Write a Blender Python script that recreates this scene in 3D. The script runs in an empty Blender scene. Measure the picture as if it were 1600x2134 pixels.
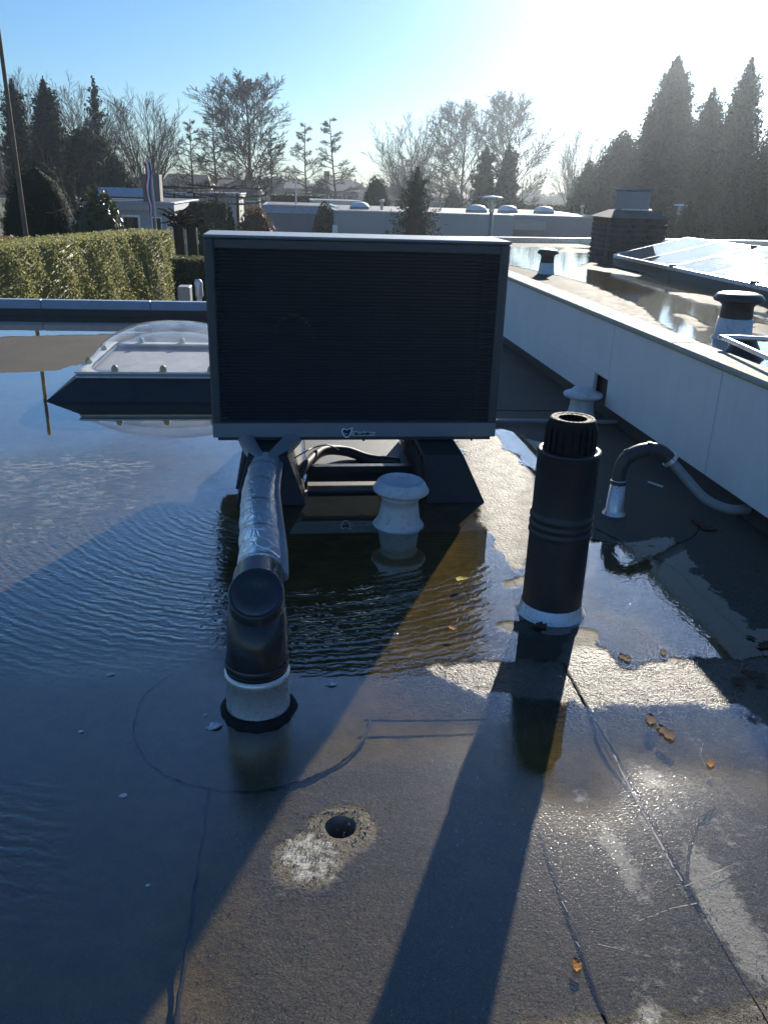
import bpy, math, random
import numpy as np
from mathutils import Vector, Matrix

R = math.radians
scene = bpy.context.scene
COL = scene.collection

# ------------------------------------------------------------------ camera
F_PX, TH, ROLL, YAW, H = 1700.0, R(21.6), R(1.8), R(7.0), 1.2   # photograph is 1600 x 2134
cf = np.array([math.sin(YAW) * math.cos(TH), math.cos(YAW) * math.cos(TH), -math.sin(TH)])
_r0 = np.array([math.cos(YAW), -math.sin(YAW), 0.0]); _u0 = np.cross(_r0, cf)
cr = math.cos(ROLL) * _r0 + math.sin(ROLL) * _u0
cu = -math.sin(ROLL) * _r0 + math.cos(ROLL) * _u0
cam_data = bpy.data.cameras.new('camera'); cam = bpy.data.objects.new('camera', cam_data); COL.objects.link(cam)
cam_data.sensor_fit = 'HORIZONTAL'; cam_data.sensor_width = 36.0; cam_data.lens = F_PX / 1600 * 36.0
cam_data.clip_start = 0.05; cam_data.clip_end = 3000
cam.matrix_world = Matrix(((cr[0], cu[0], -cf[0], 0), (cr[1], cu[1], -cf[1], 0), (cr[2], cu[2], -cf[2], H), (0, 0, 0, 1)))
scene.camera = cam

# ------------------------------------------------------------------ sky, sun, exposure
SUN_AZ, SUN_EL = R(24.5), R(19.8)          # azimuth clockwise from +Y
world = bpy.data.worlds.new('World'); scene.world = world; world.use_nodes = True
wn = world.node_tree.nodes; wl = world.node_tree.links
sky = wn.new('ShaderNodeTexSky'); sky.sky_type = 'NISHITA'; sky.sun_disc = False
sky.sun_elevation = SUN_EL; sky.sun_rotation = SUN_AZ
sky.air_density = 1.2; sky.dust_density = 0.10; sky.ozone_density = 5.5
tint = wn.new('ShaderNodeMix'); tint.data_type = 'RGBA'; tint.blend_type = 'MULTIPLY'; tint.inputs[0].default_value = 1.0; tint.inputs[7].default_value = (0.60, 0.75, 0.91, 1)
wl.new(sky.outputs[0], tint.inputs[6]); wl.new(tint.outputs[2], wn['Background'].inputs[0]); wn['Background'].inputs[1].default_value = 0.05
sun_l = bpy.data.lights.new('sun', 'SUN'); sun_l.energy = 3.7; sun_l.angle = R(0.53); sun_l.color = (1.0, 0.93, 0.82)
sun = bpy.data.objects.new('sun', sun_l); COL.objects.link(sun)
sdir = Vector((math.sin(SUN_AZ) * math.cos(SUN_EL), math.cos(SUN_AZ) * math.cos(SUN_EL), math.sin(SUN_EL)))
sun.rotation_euler = sdir.to_track_quat('Z', 'Y').to_euler(); sun.location = (6, 12, 14)
vs = scene.view_settings; vs.view_transform = 'Standard'; vs.look = 'None'; vs.gamma = 1.0; vs.exposure = 1.5; vs.use_curve_mapping = False
scene.cycles.max_bounces = 8; scene.cycles.transparent_max_bounces = 16; scene.cycles.volume_bounces = 0
scene.cycles.caustics_reflective = False; scene.cycles.caustics_refractive = False
scene.cycles.sample_clamp_indirect = 6.0

# ------------------------------------------------------------------ pixel -> place
def ray(x, y):
    d = cf + cr * (x - 800) / F_PX - cu * (y - 1067) / F_PX
    return d
def onz(x, y, z=0.0):
    d = ray(x, y); t = (z - H) / d[2]; return np.array([t * d[0], t * d[1], z])
def onY(x, y, Y):
    d = ray(x, y); t = Y / d[1]; return np.array([t * d[0], Y, H + t * d[2]])
def onX(x, y, X):
    d = ray(x, y); t = X / d[0]; return np.array([X, t * d[1], H + t * d[2]])
GZ = -2.7                                    # garden level below the roof

# ------------------------------------------------------------------ materials
class NT:
    def __init__(s, name):
        s.m = bpy.data.materials.new(name); s.m.use_nodes = True
        s.t = s.m.node_tree; s.t.nodes.clear()
        s.out = s.n('ShaderNodeOutputMaterial')
    def n(s, kind, **kw):
        o = s.t.nodes.new(kind)
        for k, v in kw.items(): setattr(o, k, v)
        return o
    def l(s, a, b): s.t.links.new(a, b)
    def set(s, node, **kw):
        for k, v in kw.items():
            k = k.replace('_', ' ')
            if hasattr(v, 'default_value') or hasattr(v, 'is_linked'): s.l(v, node.inputs[k])
            else: node.inputs[k].default_value = v
        return node
    def math(s, op, a, b=None, c=None, clamp=False):
        o = s.n('ShaderNodeMath', operation=op); o.use_clamp = clamp
        for i, v in enumerate((a, b, c)):
            if v is None: continue
            if isinstance(v, (int, float)): o.inputs[i].default_value = v
            else: s.l(v, o.inputs[i])
        return o.outputs[0]
    def noise(s, vec, scale, detail=3.0, rough=0.55, out=0):
        o = s.n('ShaderNodeTexNoise'); o.inputs['Scale'].default_value = scale
        o.inputs['Detail'].default_value = detail; o.inputs['Roughness'].default_value = rough
        if vec is not None: s.l(vec, o.inputs['Vector'])
        return o.outputs[out]
    def vor(s, vec, scale, out='Distance', feature='F1'):
        o = s.n('ShaderNodeTexVoronoi', feature=feature); o.inputs['Scale'].default_value = scale
        s.l(vec, o.inputs['Vector']); return o.outputs[out]
    def mapr(s, v, a, b, c, d, clamp=True, smooth=False):
        o = s.n('ShaderNodeMapRange'); o.clamp = clamp
        if smooth: o.interpolation_type = 'SMOOTHSTEP'
        s.l(v, o.inputs[0])
        for i, x in enumerate((a, b, c, d)): o.inputs[i + 1].default_value = x
        return o.outputs[0]
    def mix(s, f, a, b):
        o = s.n('ShaderNodeMix', data_type='RGBA')
        for sock, v in ((o.inputs[0], f), (o.inputs[6], a), (o.inputs[7], b)):
            if isinstance(v, (int, float)): sock.default_value = v
            elif isinstance(v, tuple): sock.default_value = (*v[:3], 1)
            else: s.l(v, sock)
        return o.outputs[2]
    def mixsh(s, f, a, b):
        o = s.n('ShaderNodeMixShader')
        if isinstance(f, (int, float)): o.inputs[0].default_value = f
        else: s.l(f, o.inputs[0])
        s.l(a, o.inputs[1]); s.l(b, o.inputs[2]); return o.outputs[0]
    def bump(s, h, strength=1.0, dist=0.001, normal=None):
        o = s.n('ShaderNodeBump'); o.inputs['Distance'].default_value = dist
        if isinstance(strength, (int, float)): o.inputs['Strength'].default_value = strength
        else: s.l(strength, o.inputs['Strength'])
        s.l(h, o.inputs['Height'])
        if normal is not None: s.l(normal, o.inputs['Normal'])
        return o.outputs[0]
    def schlick(s, f0, normal=None, power=5.0):      # the same from above and from below the surface
        ge = s.n('ShaderNodeNewGeometry'); d = s.n('ShaderNodeVectorMath', operation='DOT_PRODUCT'); s.l(ge.outputs['Incoming'], d.inputs[0]); s.l(normal if normal is not None else ge.outputs['Normal'], d.inputs[1])
        c = s.math('SUBTRACT', 1.0, s.math('ABSOLUTE', d.outputs['Value']), clamp=True)
        return s.math('ADD', s.math('MULTIPLY', s.math('POWER', c, power), 1 - f0), f0, clamp=True)
    def obj(s): return s.n('ShaderNodeTexCoord').outputs['Object']
    def attr(s, name): return s.n('ShaderNodeAttribute', attribute_name=name).outputs['Fac']

def mat(name, col, rough=0.6, metal=0.0, var=0.18, vs=6.0, bump=0.0, bs=80.0, bd=0.002, rvar=0.12, spec=0.5, coat=0.0, streak=0.0, dirt=None):
    g = NT(name); c = g.obj()
    n1 = g.noise(c, vs, 5, 0.6); n2 = g.noise(c, vs * 7.3, 3, 0.6)
    v = g.math('ADD', g.math('MULTIPLY', n1, 0.7), g.math('MULTIPLY', n2, 0.3))
    lo = tuple(x * (1 - var) for x in col); hi = tuple(min(1, x * (1 + var)) for x in col)
    base = g.mix(g.mapr(v, 0.3, 0.7, 0, 1), lo, hi)
    if streak:
        mp = g.n('ShaderNodeMapping'); mp.inputs['Scale'].default_value = (18, 18, 1.2); g.l(c, mp.inputs[0])
        st = g.noise(mp.outputs[0], 1.0, 4, 0.65)
        base = g.mix(g.mapr(st, 0.5, 0.75, 0, streak), base, tuple(x * 0.45 for x in col))
    if dirt:
        base = g.mix(g.mapr(g.noise(c, vs * 2.1, 6, 0.7), 0.52, 0.7, 0, 0.7), base, dirt)
    p = g.n('ShaderNodeBsdfPrincipled')
    g.set(p, Base_Color=base, Metallic=metal, Roughness=g.mapr(n2, 0.3, 0.7, max(0.02, rough - rvar), min(1, rough + rvar)))
    p.inputs['Specular IOR Level'].default_value = spec; p.inputs['Coat Weight'].default_value = coat
    if bump: g.l(g.bump(g.noise(c, bs, 4, 0.6), bump, bd), p.inputs['Normal'])
    g.l(p.outputs[0], g.out.inputs[0]); return g.m

def leafmat(name, dark, light, rough=0.45, transl=0.3, spec=0.25, third=None):
    g = NT(name); rnd = g.n('ShaderNodeNewGeometry').outputs['Random Per Island']
    big = g.noise(g.obj(), 1.3, 3, 0.6)
    f = g.math('ADD', g.math('MULTIPLY', rnd, 0.6), g.math('MULTIPLY', g.mapr(big, 0.3, 0.7, 0, 1), 0.4))
    base = g.mix(f, dark, light)
    if third: base = g.mix(g.mapr(rnd, 0.80, 0.85, 0, 1), base, third)
    p = g.n('ShaderNodeBsdfPrincipled'); g.set(p, Base_Color=base, Roughness=rough)
    p.inputs['Specular IOR Level'].default_value = spec
    t = g.n('ShaderNodeBsdfTranslucent'); g.l(base, t.inputs[0])
    g.l(g.mixsh(transl, p.outputs[0], t.outputs[0]), g.out.inputs[0]); return g.m

def shore(g, c):
    return g.math('ADD', g.math('MULTIPLY', g.math('SUBTRACT', g.noise(c, 9, 4, 0.6), 0.5), 0.16), g.math('MULTIPLY', g.math('SUBTRACT', g.noise(c, 150, 3, 0.65), 0.5), 0.05))
def roof_mat():
    g = NT('wet_bitumen'); c = g.obj()
    lvl = g.attr('level'); dust = g.attr('dust'); damp = g.attr('damp')
    dry = g.mapr(g.math('ADD', lvl, shore(g, c)), -0.004, 0.004, 0, 1)
    n_big = g.noise(c, 1.6, 5, 0.6); n_mid = g.noise(c, 16, 5, 0.65); n_f = g.noise(c, 700, 2, 0.6)
    cell = g.vor(c, 520); cellc = g.vor(c, 520, 'Color')
    sep = g.n('ShaderNodeSeparateColor'); g.l(cellc, sep.inputs[0])
    base = g.mix(g.mapr(n_big, 0.3, 0.7, 0, 1), (0.092, 0.086, 0.074), (0.160, 0.138, 0.100))
    base = g.mix(g.mapr(n_mid, 0.45, 0.75, 0, 0.5), base, (0.180, 0.152, 0.106))
    base = g.mix(g.mapr(sep.outputs[0], 0.0, 1.0, 0.0, 0.6), base, (0.014, 0.014, 0.015))
    base = g.mix(g.mapr(sep.outputs[1], 0.86, 0.92, 0, 0.7), base, (0.19, 0.18, 0.165))
    fleck = g.vor(c, 95, 'Color'); fs = g.n('ShaderNodeSeparateColor'); g.l(fleck, fs.inputs[0])
    fd = g.mapr(g.vor(c, 95), 0.10, 0.16, 1, 0)
    base = g.mix(g.math('MULTIPLY', g.math('MULTIPLY', fd, g.mapr(fs.outputs[0], 0.88, 0.90, 0, 1)), g.mapr(n_mid, 0.4, 0.6, 0.2, 0.8)), base, (0.42, 0.41, 0.38))
    # silt on the bottom of the puddles
    wet = g.mapr(lvl, -0.14, -0.02, 1.0, 0.0)
    base = g.mix(g.math('MULTIPLY', wet, 0.6), base, g.mix(g.mapr(n_mid, 0.35, 0.65, 0, 1), (0.125, 0.088, 0.014), (0.235, 0.160, 0.030)))
    # dried lime / sand
    dn = g.math('ADD', g.math('MULTIPLY', g.noise(c, 38, 6, 0.75), 0.75), g.math('MULTIPLY', n_f, 0.25))
    dm = g.mapr(g.math('ADD', dust, g.math('MULTIPLY', g.math('SUBTRACT', dn, 0.5), 1.9)), 0.40, 0.62, 0, 1)
    base = g.mix(g.math('MULTIPLY', dm, 0.95), base, (0.40, 0.385, 0.35))
    p = g.n('ShaderNodeBsdfPrincipled')
    rg = g.math('ADD', g.mapr(n_mid, 0.3, 0.7, 0.62, 0.76), g.math('MULTIPLY', damp, -0.40))
    rg = g.math('ADD', rg, g.math('MULTIPLY', dm, 0.3), clamp=True)
    g.set(p, Base_Color=base, Roughness=rg); g.l(g.math('MULTIPLY', g.math('ADD', g.math('MULTIPLY', damp, 0.42), 0.02), dry), p.inputs['Specular IOR Level'])
    h = g.math('ADD', g.math('MULTIPLY', cell, -1.0), g.math('MULTIPLY', n_f, 0.5))
    b1 = g.bump(n_mid, 0.25, 0.004)
    b1 = g.bump(g.noise(c, 75, 3, 0.6), g.math('ADD', g.math('MULTIPLY', damp, 0.8), 0.1), 0.012, b1)
    b1 = g.bump(g.noise(c, 190, 2, 0.5), g.math('MULTIPLY', damp, 1.0), 0.0075, b1)
    b2 = g.bump(h, 0.35, 0.0016, b1)
    g.l(b2, p.inputs['Normal']); g.l(p.outputs[0], g.out.inputs[0]); return g.m

def water_mat(center):
    g = NT('rain_water'); c = g.obj()
    lvl = g.attr('level'); rip = g.attr('ripple'); flk = g.attr('flake')
    jit = shore(g, c)
    d = g.math('ADD', lvl, jit)
    mask = g.mapr(d, -0.004, 0.004, 1, 0)
    # wind ripples: arcs running away from the fan
    mp = g.n('ShaderNodeVectorMath', operation='SUBTRACT'); g.l(c, mp.inputs[0]); mp.inputs[1].default_value = center
    def wave(scale, dist, ds):
        w = g.n('ShaderNodeTexWave', wave_type='RINGS', rings_direction='SPHERICAL', wave_profile='SIN')
        g.l(mp.outputs[0], w.inputs['Vector'])
        g.set(w, Scale=scale, Distortion=dist, Detail=3.0, Detail_Scale=ds, Detail_Roughness=0.6); return w.outputs['Fac']
    wv = g.math('ADD', g.math('MULTIPLY', wave(8.5, 5.0, 1.6), 0.6), g.math('MULTIPLY', wave(12.5, 7.0, 2.2), 0.4))
    patch = g.mapr(g.noise(c, 2.3, 4, 0.6), 0.34, 0.58, 0.30, 1.0)
    rs = g.math('MULTIPLY', g.math('MULTIPLY', rip, patch), wv)
    calm = g.math('MULTIPLY', g.noise(c, 5, 2, 0.5), 0.12)
    bn = g.bump(g.math('ADD', rs, calm), 1.0, 0.0023)
    shallow = g.attr('film')
    bn = g.bump(g.noise(c, 260, 2, 0.6), g.math('MULTIPLY', shallow, 0.35), 0.0016, bn)
    # drifting slivers of ice and scum
    mp2 = g.n('ShaderNodeMapping'); mp2.inputs['Scale'].default_value = (1, 1.9, 1); g.l(c, mp2.inputs[0])
    fl = g.noise(mp2.outputs[0], 17, 9, 0.78)
    fm = g.mapr(g.math('ADD', fl, g.math('MULTIPLY', flk, 0.2)), 0.69, 0.74, 0, 1)
    fm = g.math('MULTIPLY', g.math('MULTIPLY', fm, g.mapr(flk, 0.02, 0.2, 0, 1)), g.mapr(g.noise(c, 3.1, 4, 0.6), 0.4, 0.58, 0, 1))
    bn2 = g.bump(fl, g.math('MULTIPLY', flk, 0.8), 0.004, bn)
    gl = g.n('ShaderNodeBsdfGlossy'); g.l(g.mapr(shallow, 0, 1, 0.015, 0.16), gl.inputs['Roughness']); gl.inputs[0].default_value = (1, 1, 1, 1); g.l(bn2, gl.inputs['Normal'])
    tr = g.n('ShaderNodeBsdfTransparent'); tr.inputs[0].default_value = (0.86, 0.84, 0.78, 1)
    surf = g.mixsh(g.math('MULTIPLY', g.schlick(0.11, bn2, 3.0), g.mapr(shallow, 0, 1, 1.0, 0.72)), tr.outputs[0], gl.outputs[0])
    ice = g.n('ShaderNodeBsdfPrincipled'); g.set(ice, Base_Color=(0.34, 0.36, 0.36, 1), Roughness=0.35); g.l(bn2, ice.inputs['Normal'])
    surf = g.mixsh(g.math('MULTIPLY', fm, 0.55), surf, ice.outputs[0])
    clear = g.n('ShaderNodeBsdfTransparent')
    g.l(g.mixsh(mask, clear.outputs[0], surf), g.out.inputs[0]); return g.m

def acrylic_mat():
    g = NT('clear_acrylic')
    gl = g.n('ShaderNodeBsdfGlossy'); gl.inputs['Roughness'].default_value = 0.04
    tr = g.n('ShaderNodeBsdfTransparent'); tr.inputs[0].default_value = (0.93, 0.95, 0.96, 1)
    fr = g.schlick(0.05)
    hz = g.n('ShaderNodeBsdfDiffuse'); hz.inputs[0].default_value = (0.75, 0.77, 0.8, 1)
    tl = g.n('ShaderNodeBsdfTranslucent'); tl.inputs[0].default_value = (0.75, 0.77, 0.8, 1)
    s = g.mixsh(fr, tr.outputs[0], gl.outputs[0])
    dz = g.mapr(g.noise(g.obj(), 9, 5, 0.65), 0.4, 0.75, 0.02, 0.22)
    s = g.mixsh(dz, s, g.mixsh(0.5, hz.outputs[0], tl.outputs[0]))
    g.l(s, g.out.inputs[0]); return g.m

def panel_glass():
    g = NT('solar_glass'); c = g.obj()
    br = g.n('ShaderNodeTexBrick'); br.offset = 0.0; g.l(c, br.inputs['Vector'])
    g.set(br, Scale=6.2, Mortar_Size=0.012, Brick_Width=1.0, Row_Height=1.0)
    br.inputs['Color1'].default_value = (0.012, 0.014, 0.022, 1); br.inputs['Color2'].default_value = (0.016, 0.018, 0.028, 1); br.inputs['Mortar'].default_value = (0.05, 0.05, 0.055, 1)
    p = g.n('ShaderNodeBsdfPrincipled'); g.set(p, Base_Color=br.outputs[0], Roughness=g.mapr(g.noise(c, 5, 5, 0.6), 0.3, 0.7, 0.02, 0.06))
    g.l(p.outputs[0], g.out.inputs[0]); return g.m

def foil_mat():
    g = NT('foil_wrap'); c = g.obj()
    mp = g.n('ShaderNodeMapping'); mp.inputs['Scale'].default_value = (1, 0.6, 1); mp.inputs['Rotation'].default_value = (0, 0, 0.5); g.l(c, mp.inputs[0])
    v = g.vor(mp.outputs[0], 30, 'Distance', 'DISTANCE_TO_EDGE'); n = g.noise(mp.outputs[0], 16, 4, 0.6)
    p = g.n('ShaderNodeBsdfPrincipled')
    g.set(p, Base_Color=g.mix(g.mapr(n, 0.3, 0.7, 0, 1), (0.78, 0.80, 0.82), (0.93, 0.94, 0.95)), Metallic=0.45, Roughness=g.mapr(n, 0.3, 0.7, 0.14, 0.30))
    b = g.bump(g.mapr(v, 0.0, 0.12, 0, 1), 0.35, 0.003); b = g.bump(n, 0.35, 0.01, b)
    g.l(b, p.inputs['Normal']); g.l(p.outputs[0], g.out.inputs[0]); return g.m

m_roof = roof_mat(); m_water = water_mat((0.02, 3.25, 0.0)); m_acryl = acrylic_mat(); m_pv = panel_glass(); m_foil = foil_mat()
m_bit = mat('bitumen_upstand', (0.035, 0.036, 0.038), 0.55, var=0.3, vs=14, bump=0.5, bs=220)
m_bead = mat('bitumen_bead', (0.020, 0.020, 0.021), 0.75, spec=0.15, var=0.4, vs=40, bump=0.6, bs=150)
m_case = mat('anthracite_casing', (0.052, 0.062, 0.072), 0.45, var=0.08, vs=9, bump=0.05, bs=900, bd=0.0005)
m_band = mat('grey_band', (0.21, 0.235, 0.26), 0.4, var=0.06, vs=9)
m_slat = mat('black_louvre', (0.040, 0.050, 0.058), 0.42, var=0.2, vs=12)
m_black = mat('black_plastic', (0.024, 0.027, 0.031), 0.38, var=0.25, vs=14, dirt=(0.03, 0.03, 0.03))
m_rub = mat('black_rubber', (0.022, 0.023, 0.025), 0.6, var=0.3, vs=20, bump=0.3, bs=260)
m_cap_black = mat('weathered_black_plastic', (0.018, 0.019, 0.020), 0.72, var=0.3, vs=20, spec=0.12)
m_gloss = mat('glossy_black_plastic', (0.022, 0.025, 0.029), 0.2, var=0.2, vs=14, rvar=0.06)
m_white_l = mat('white_print', (0.93, 0.94, 0.95), 0.5, var=0.03)
m_navy = mat('navy_print', (0.01, 0.02, 0.06), 0.5, var=0.05)
m_galv = mat('dull_zinc', (0.68, 0.69, 0.70), 0.32, metal=0.5, var=0.05, vs=11, bump=0.1, bs=90)
m_alu = mat('aluminium_trim', (0.58, 0.59, 0.60), 0.34, metal=0.8, var=0.1, vs=5)
m_alup = mat('painted_trim', (0.32, 0.40, 0.50), 0.42, var=0.08, vs=5, dirt=(0.22, 0.23, 0.24))
m_pvc = mat('grey_white_plastic', (0.66, 0.67, 0.67), 0.42, var=0.14, vs=13, dirt=(0.30, 0.31, 0.30), streak=0.3)
m_pvcg = mat('grey_pipe', (0.27, 0.28, 0.29), 0.45, var=0.15, vs=12)
m_hose = mat('dark_hose', (0.055, 0.055, 0.055), 0.5, var=0.2, vs=30)
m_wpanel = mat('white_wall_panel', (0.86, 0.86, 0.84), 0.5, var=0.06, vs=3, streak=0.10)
m_cap = mat('cream_cap', (0.50, 0.46, 0.36), 0.7, spec=0.03, var=0.12, vs=6, dirt=(0.42, 0.38, 0.30))
m_yel = mat('cream_knob', (0.55, 0.50, 0.26), 0.5)
m_frame = mat('white_frame', (0.82, 0.80, 0.76), 0.45, var=0.08, dirt=(0.5, 0.47, 0.4))
m_room = mat('plastered_shaft', (0.50, 0.48, 0.50), 0.8, var=0.1)
m_brick = mat('dark_brick', (0.075, 0.050, 0.040), 0.85, var=0.45, vs=7, bump=0.5, bs=60, bd=0.004)
m_mortar = mat('mortar', (0.085, 0.078, 0.07), 0.9, var=0.2, bump=0.4, bs=90)
m_conc = mat('concrete', (0.17, 0.165, 0.15), 0.85, var=0.2, bump=0.3, bs=70)
m_zincg = mat('grey_metal', (0.24, 0.25, 0.27), 0.45, metal=0.5, var=0.1)
m_bark = mat('bark', (0.022, 0.019, 0.016), 0.95, spec=0.05, var=0.3, vs=3)
m_barkl = mat('pale_bark', (0.13, 0.105, 0.085), 0.9, spec=0.1, var=0.3, vs=4)
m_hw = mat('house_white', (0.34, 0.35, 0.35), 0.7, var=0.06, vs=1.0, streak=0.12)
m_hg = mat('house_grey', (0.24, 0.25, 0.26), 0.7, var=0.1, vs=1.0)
m_hb = mat('house_brick', (0.17, 0.13, 0.105), 0.85, var=0.25, vs=3)
m_tile = mat('roof_tile', (0.075, 0.066, 0.062), 0.7, var=0.25, vs=3)
m_glassd = mat('window_glass', (0.02, 0.024, 0.03), 0.08, var=0.2)
m_lawn = mat('lawn', (0.055, 0.075, 0.028), 0.9, var=0.35, vs=0.7, bump=0.5, bs=20, bd=0.02)
m_pave = mat('paving', (0.22, 0.20, 0.185), 0.85, var=0.2, vs=2)
m_red = mat('red_cloth', (0.42, 0.03, 0.05), 0.8); m_wht = mat('white_cloth', (0.75, 0.75, 0.75), 0.8); m_blu = mat('blue_cloth', (0.04, 0.08, 0.32), 0.8)
m_wood = mat('weathered_wood', (0.16, 0.115, 0.075), 0.8, var=0.3, vs=8)
l_hedge = leafmat('hedge_leaf', (0.17, 0.19, 0.055), (0.44, 0.42, 0.17), 0.6, 0.45, 0.3, third=(0.34, 0.31, 0.17))
l_hbrown = leafmat('brown_hedge_leaf', (0.16, 0.10, 0.05), (0.27, 0.17, 0.09), 0.6, 0.35)
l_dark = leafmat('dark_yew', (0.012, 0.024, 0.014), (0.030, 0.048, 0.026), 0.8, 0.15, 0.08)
l_glossy = leafmat('laurel_leaf', (0.030, 0.048, 0.018), (0.085, 0.10, 0.040), 0.42, 0.2, 0.5)
l_con = leafmat('conifer_needle', (0.016, 0.026, 0.020), (0.042, 0.055, 0.036), 0.8, 0.25, 0.08)
l_littop = leafmat('lit_foliage', (0.08, 0.09, 0.03), (0.17, 0.17, 0.07), 0.5, 0.4)  # lighter leaf colour paints sunlight onto the hedge tops
l_rust = leafmat('rusty_leaf', (0.10, 0.055, 0.035), (0.20, 0.13, 0.08), 0.5, 0.35, third=(0.12, 0.13, 0.05))
l_twig = leafmat('catkin', (0.050, 0.042, 0.034), (0.09, 0.075, 0.055), 0.8, 0.2)
m_leafb = mat('brown_leaf', (0.26, 0.12, 0.045), 0.8, spec=0.08, var=0.35, vs=30)
m_leafy = mat('yellow_leaf', (0.36, 0.30, 0.06), 0.8, spec=0.08, var=0.3, vs=30)
m_leafd = mat('sodden_leaf', (0.10, 0.062, 0.045), 0.8, spec=0.08, var=0.35, vs=30)
m_scrap = mat('foil_scrap', (0.62, 0.66, 0.68), 0.35, metal=0.3, var=0.15, vs=60)
m_grit = mat('pale_grit', (0.42, 0.41, 0.38), 0.6, var=0.3, vs=50)

# ------------------------------------------------------------------ object helpers
def root_loc(o):
    p = Vector((0, 0, 0))
    while o is not None: p = p + o.location; o = o.parent
    return p
def tag(o, label=None, cat=None, group=None, kind=None):
    if label: o['label'] = label
    if cat: o['category'] = cat
    if group: o['group'] = group
    if kind: o['kind'] = kind
    return o
def thing(name, label, cat, loc=(0, 0, 0), group=None, rz=0.0):
    o = bpy.data.objects.new(name, None); COL.objects.link(o); o.location = [float(a) for a in loc]; o.rotation_euler[2] = rz
    o.empty_display_size = 0.1
    return tag(o, label, cat, group)
def link_mesh(name, me, m, parent=None, loc=None):
    o = bpy.data.objects.new(name, me); COL.objects.link(o)
    if m is not None and len(me.materials) == 0: me.materials.append(m)
    if parent is not None: o.parent = parent
    elif loc is not None: o.location = [float(a) for a in loc]
    return o
def np_mesh(name, v, f, smooth=False):
    v = np.asarray(v, dtype=np.float32); f = np.asarray(f, dtype=np.int32); k = f.shape[1]
    me = bpy.data.meshes.new(name); me.vertices.add(len(v)); me.vertices.foreach_set('co', v.ravel())
    me.loops.add(f.size); me.loops.foreach_set('vertex_index', f.ravel())
    me.polygons.add(len(f)); me.polygons.foreach_set('loop_start', np.arange(0, f.size, k, dtype=np.int32))
    if smooth: me.polygons.foreach_set('use_smooth', np.ones(len(f), dtype=bool))
    me.update(calc_edges=True); return me
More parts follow.
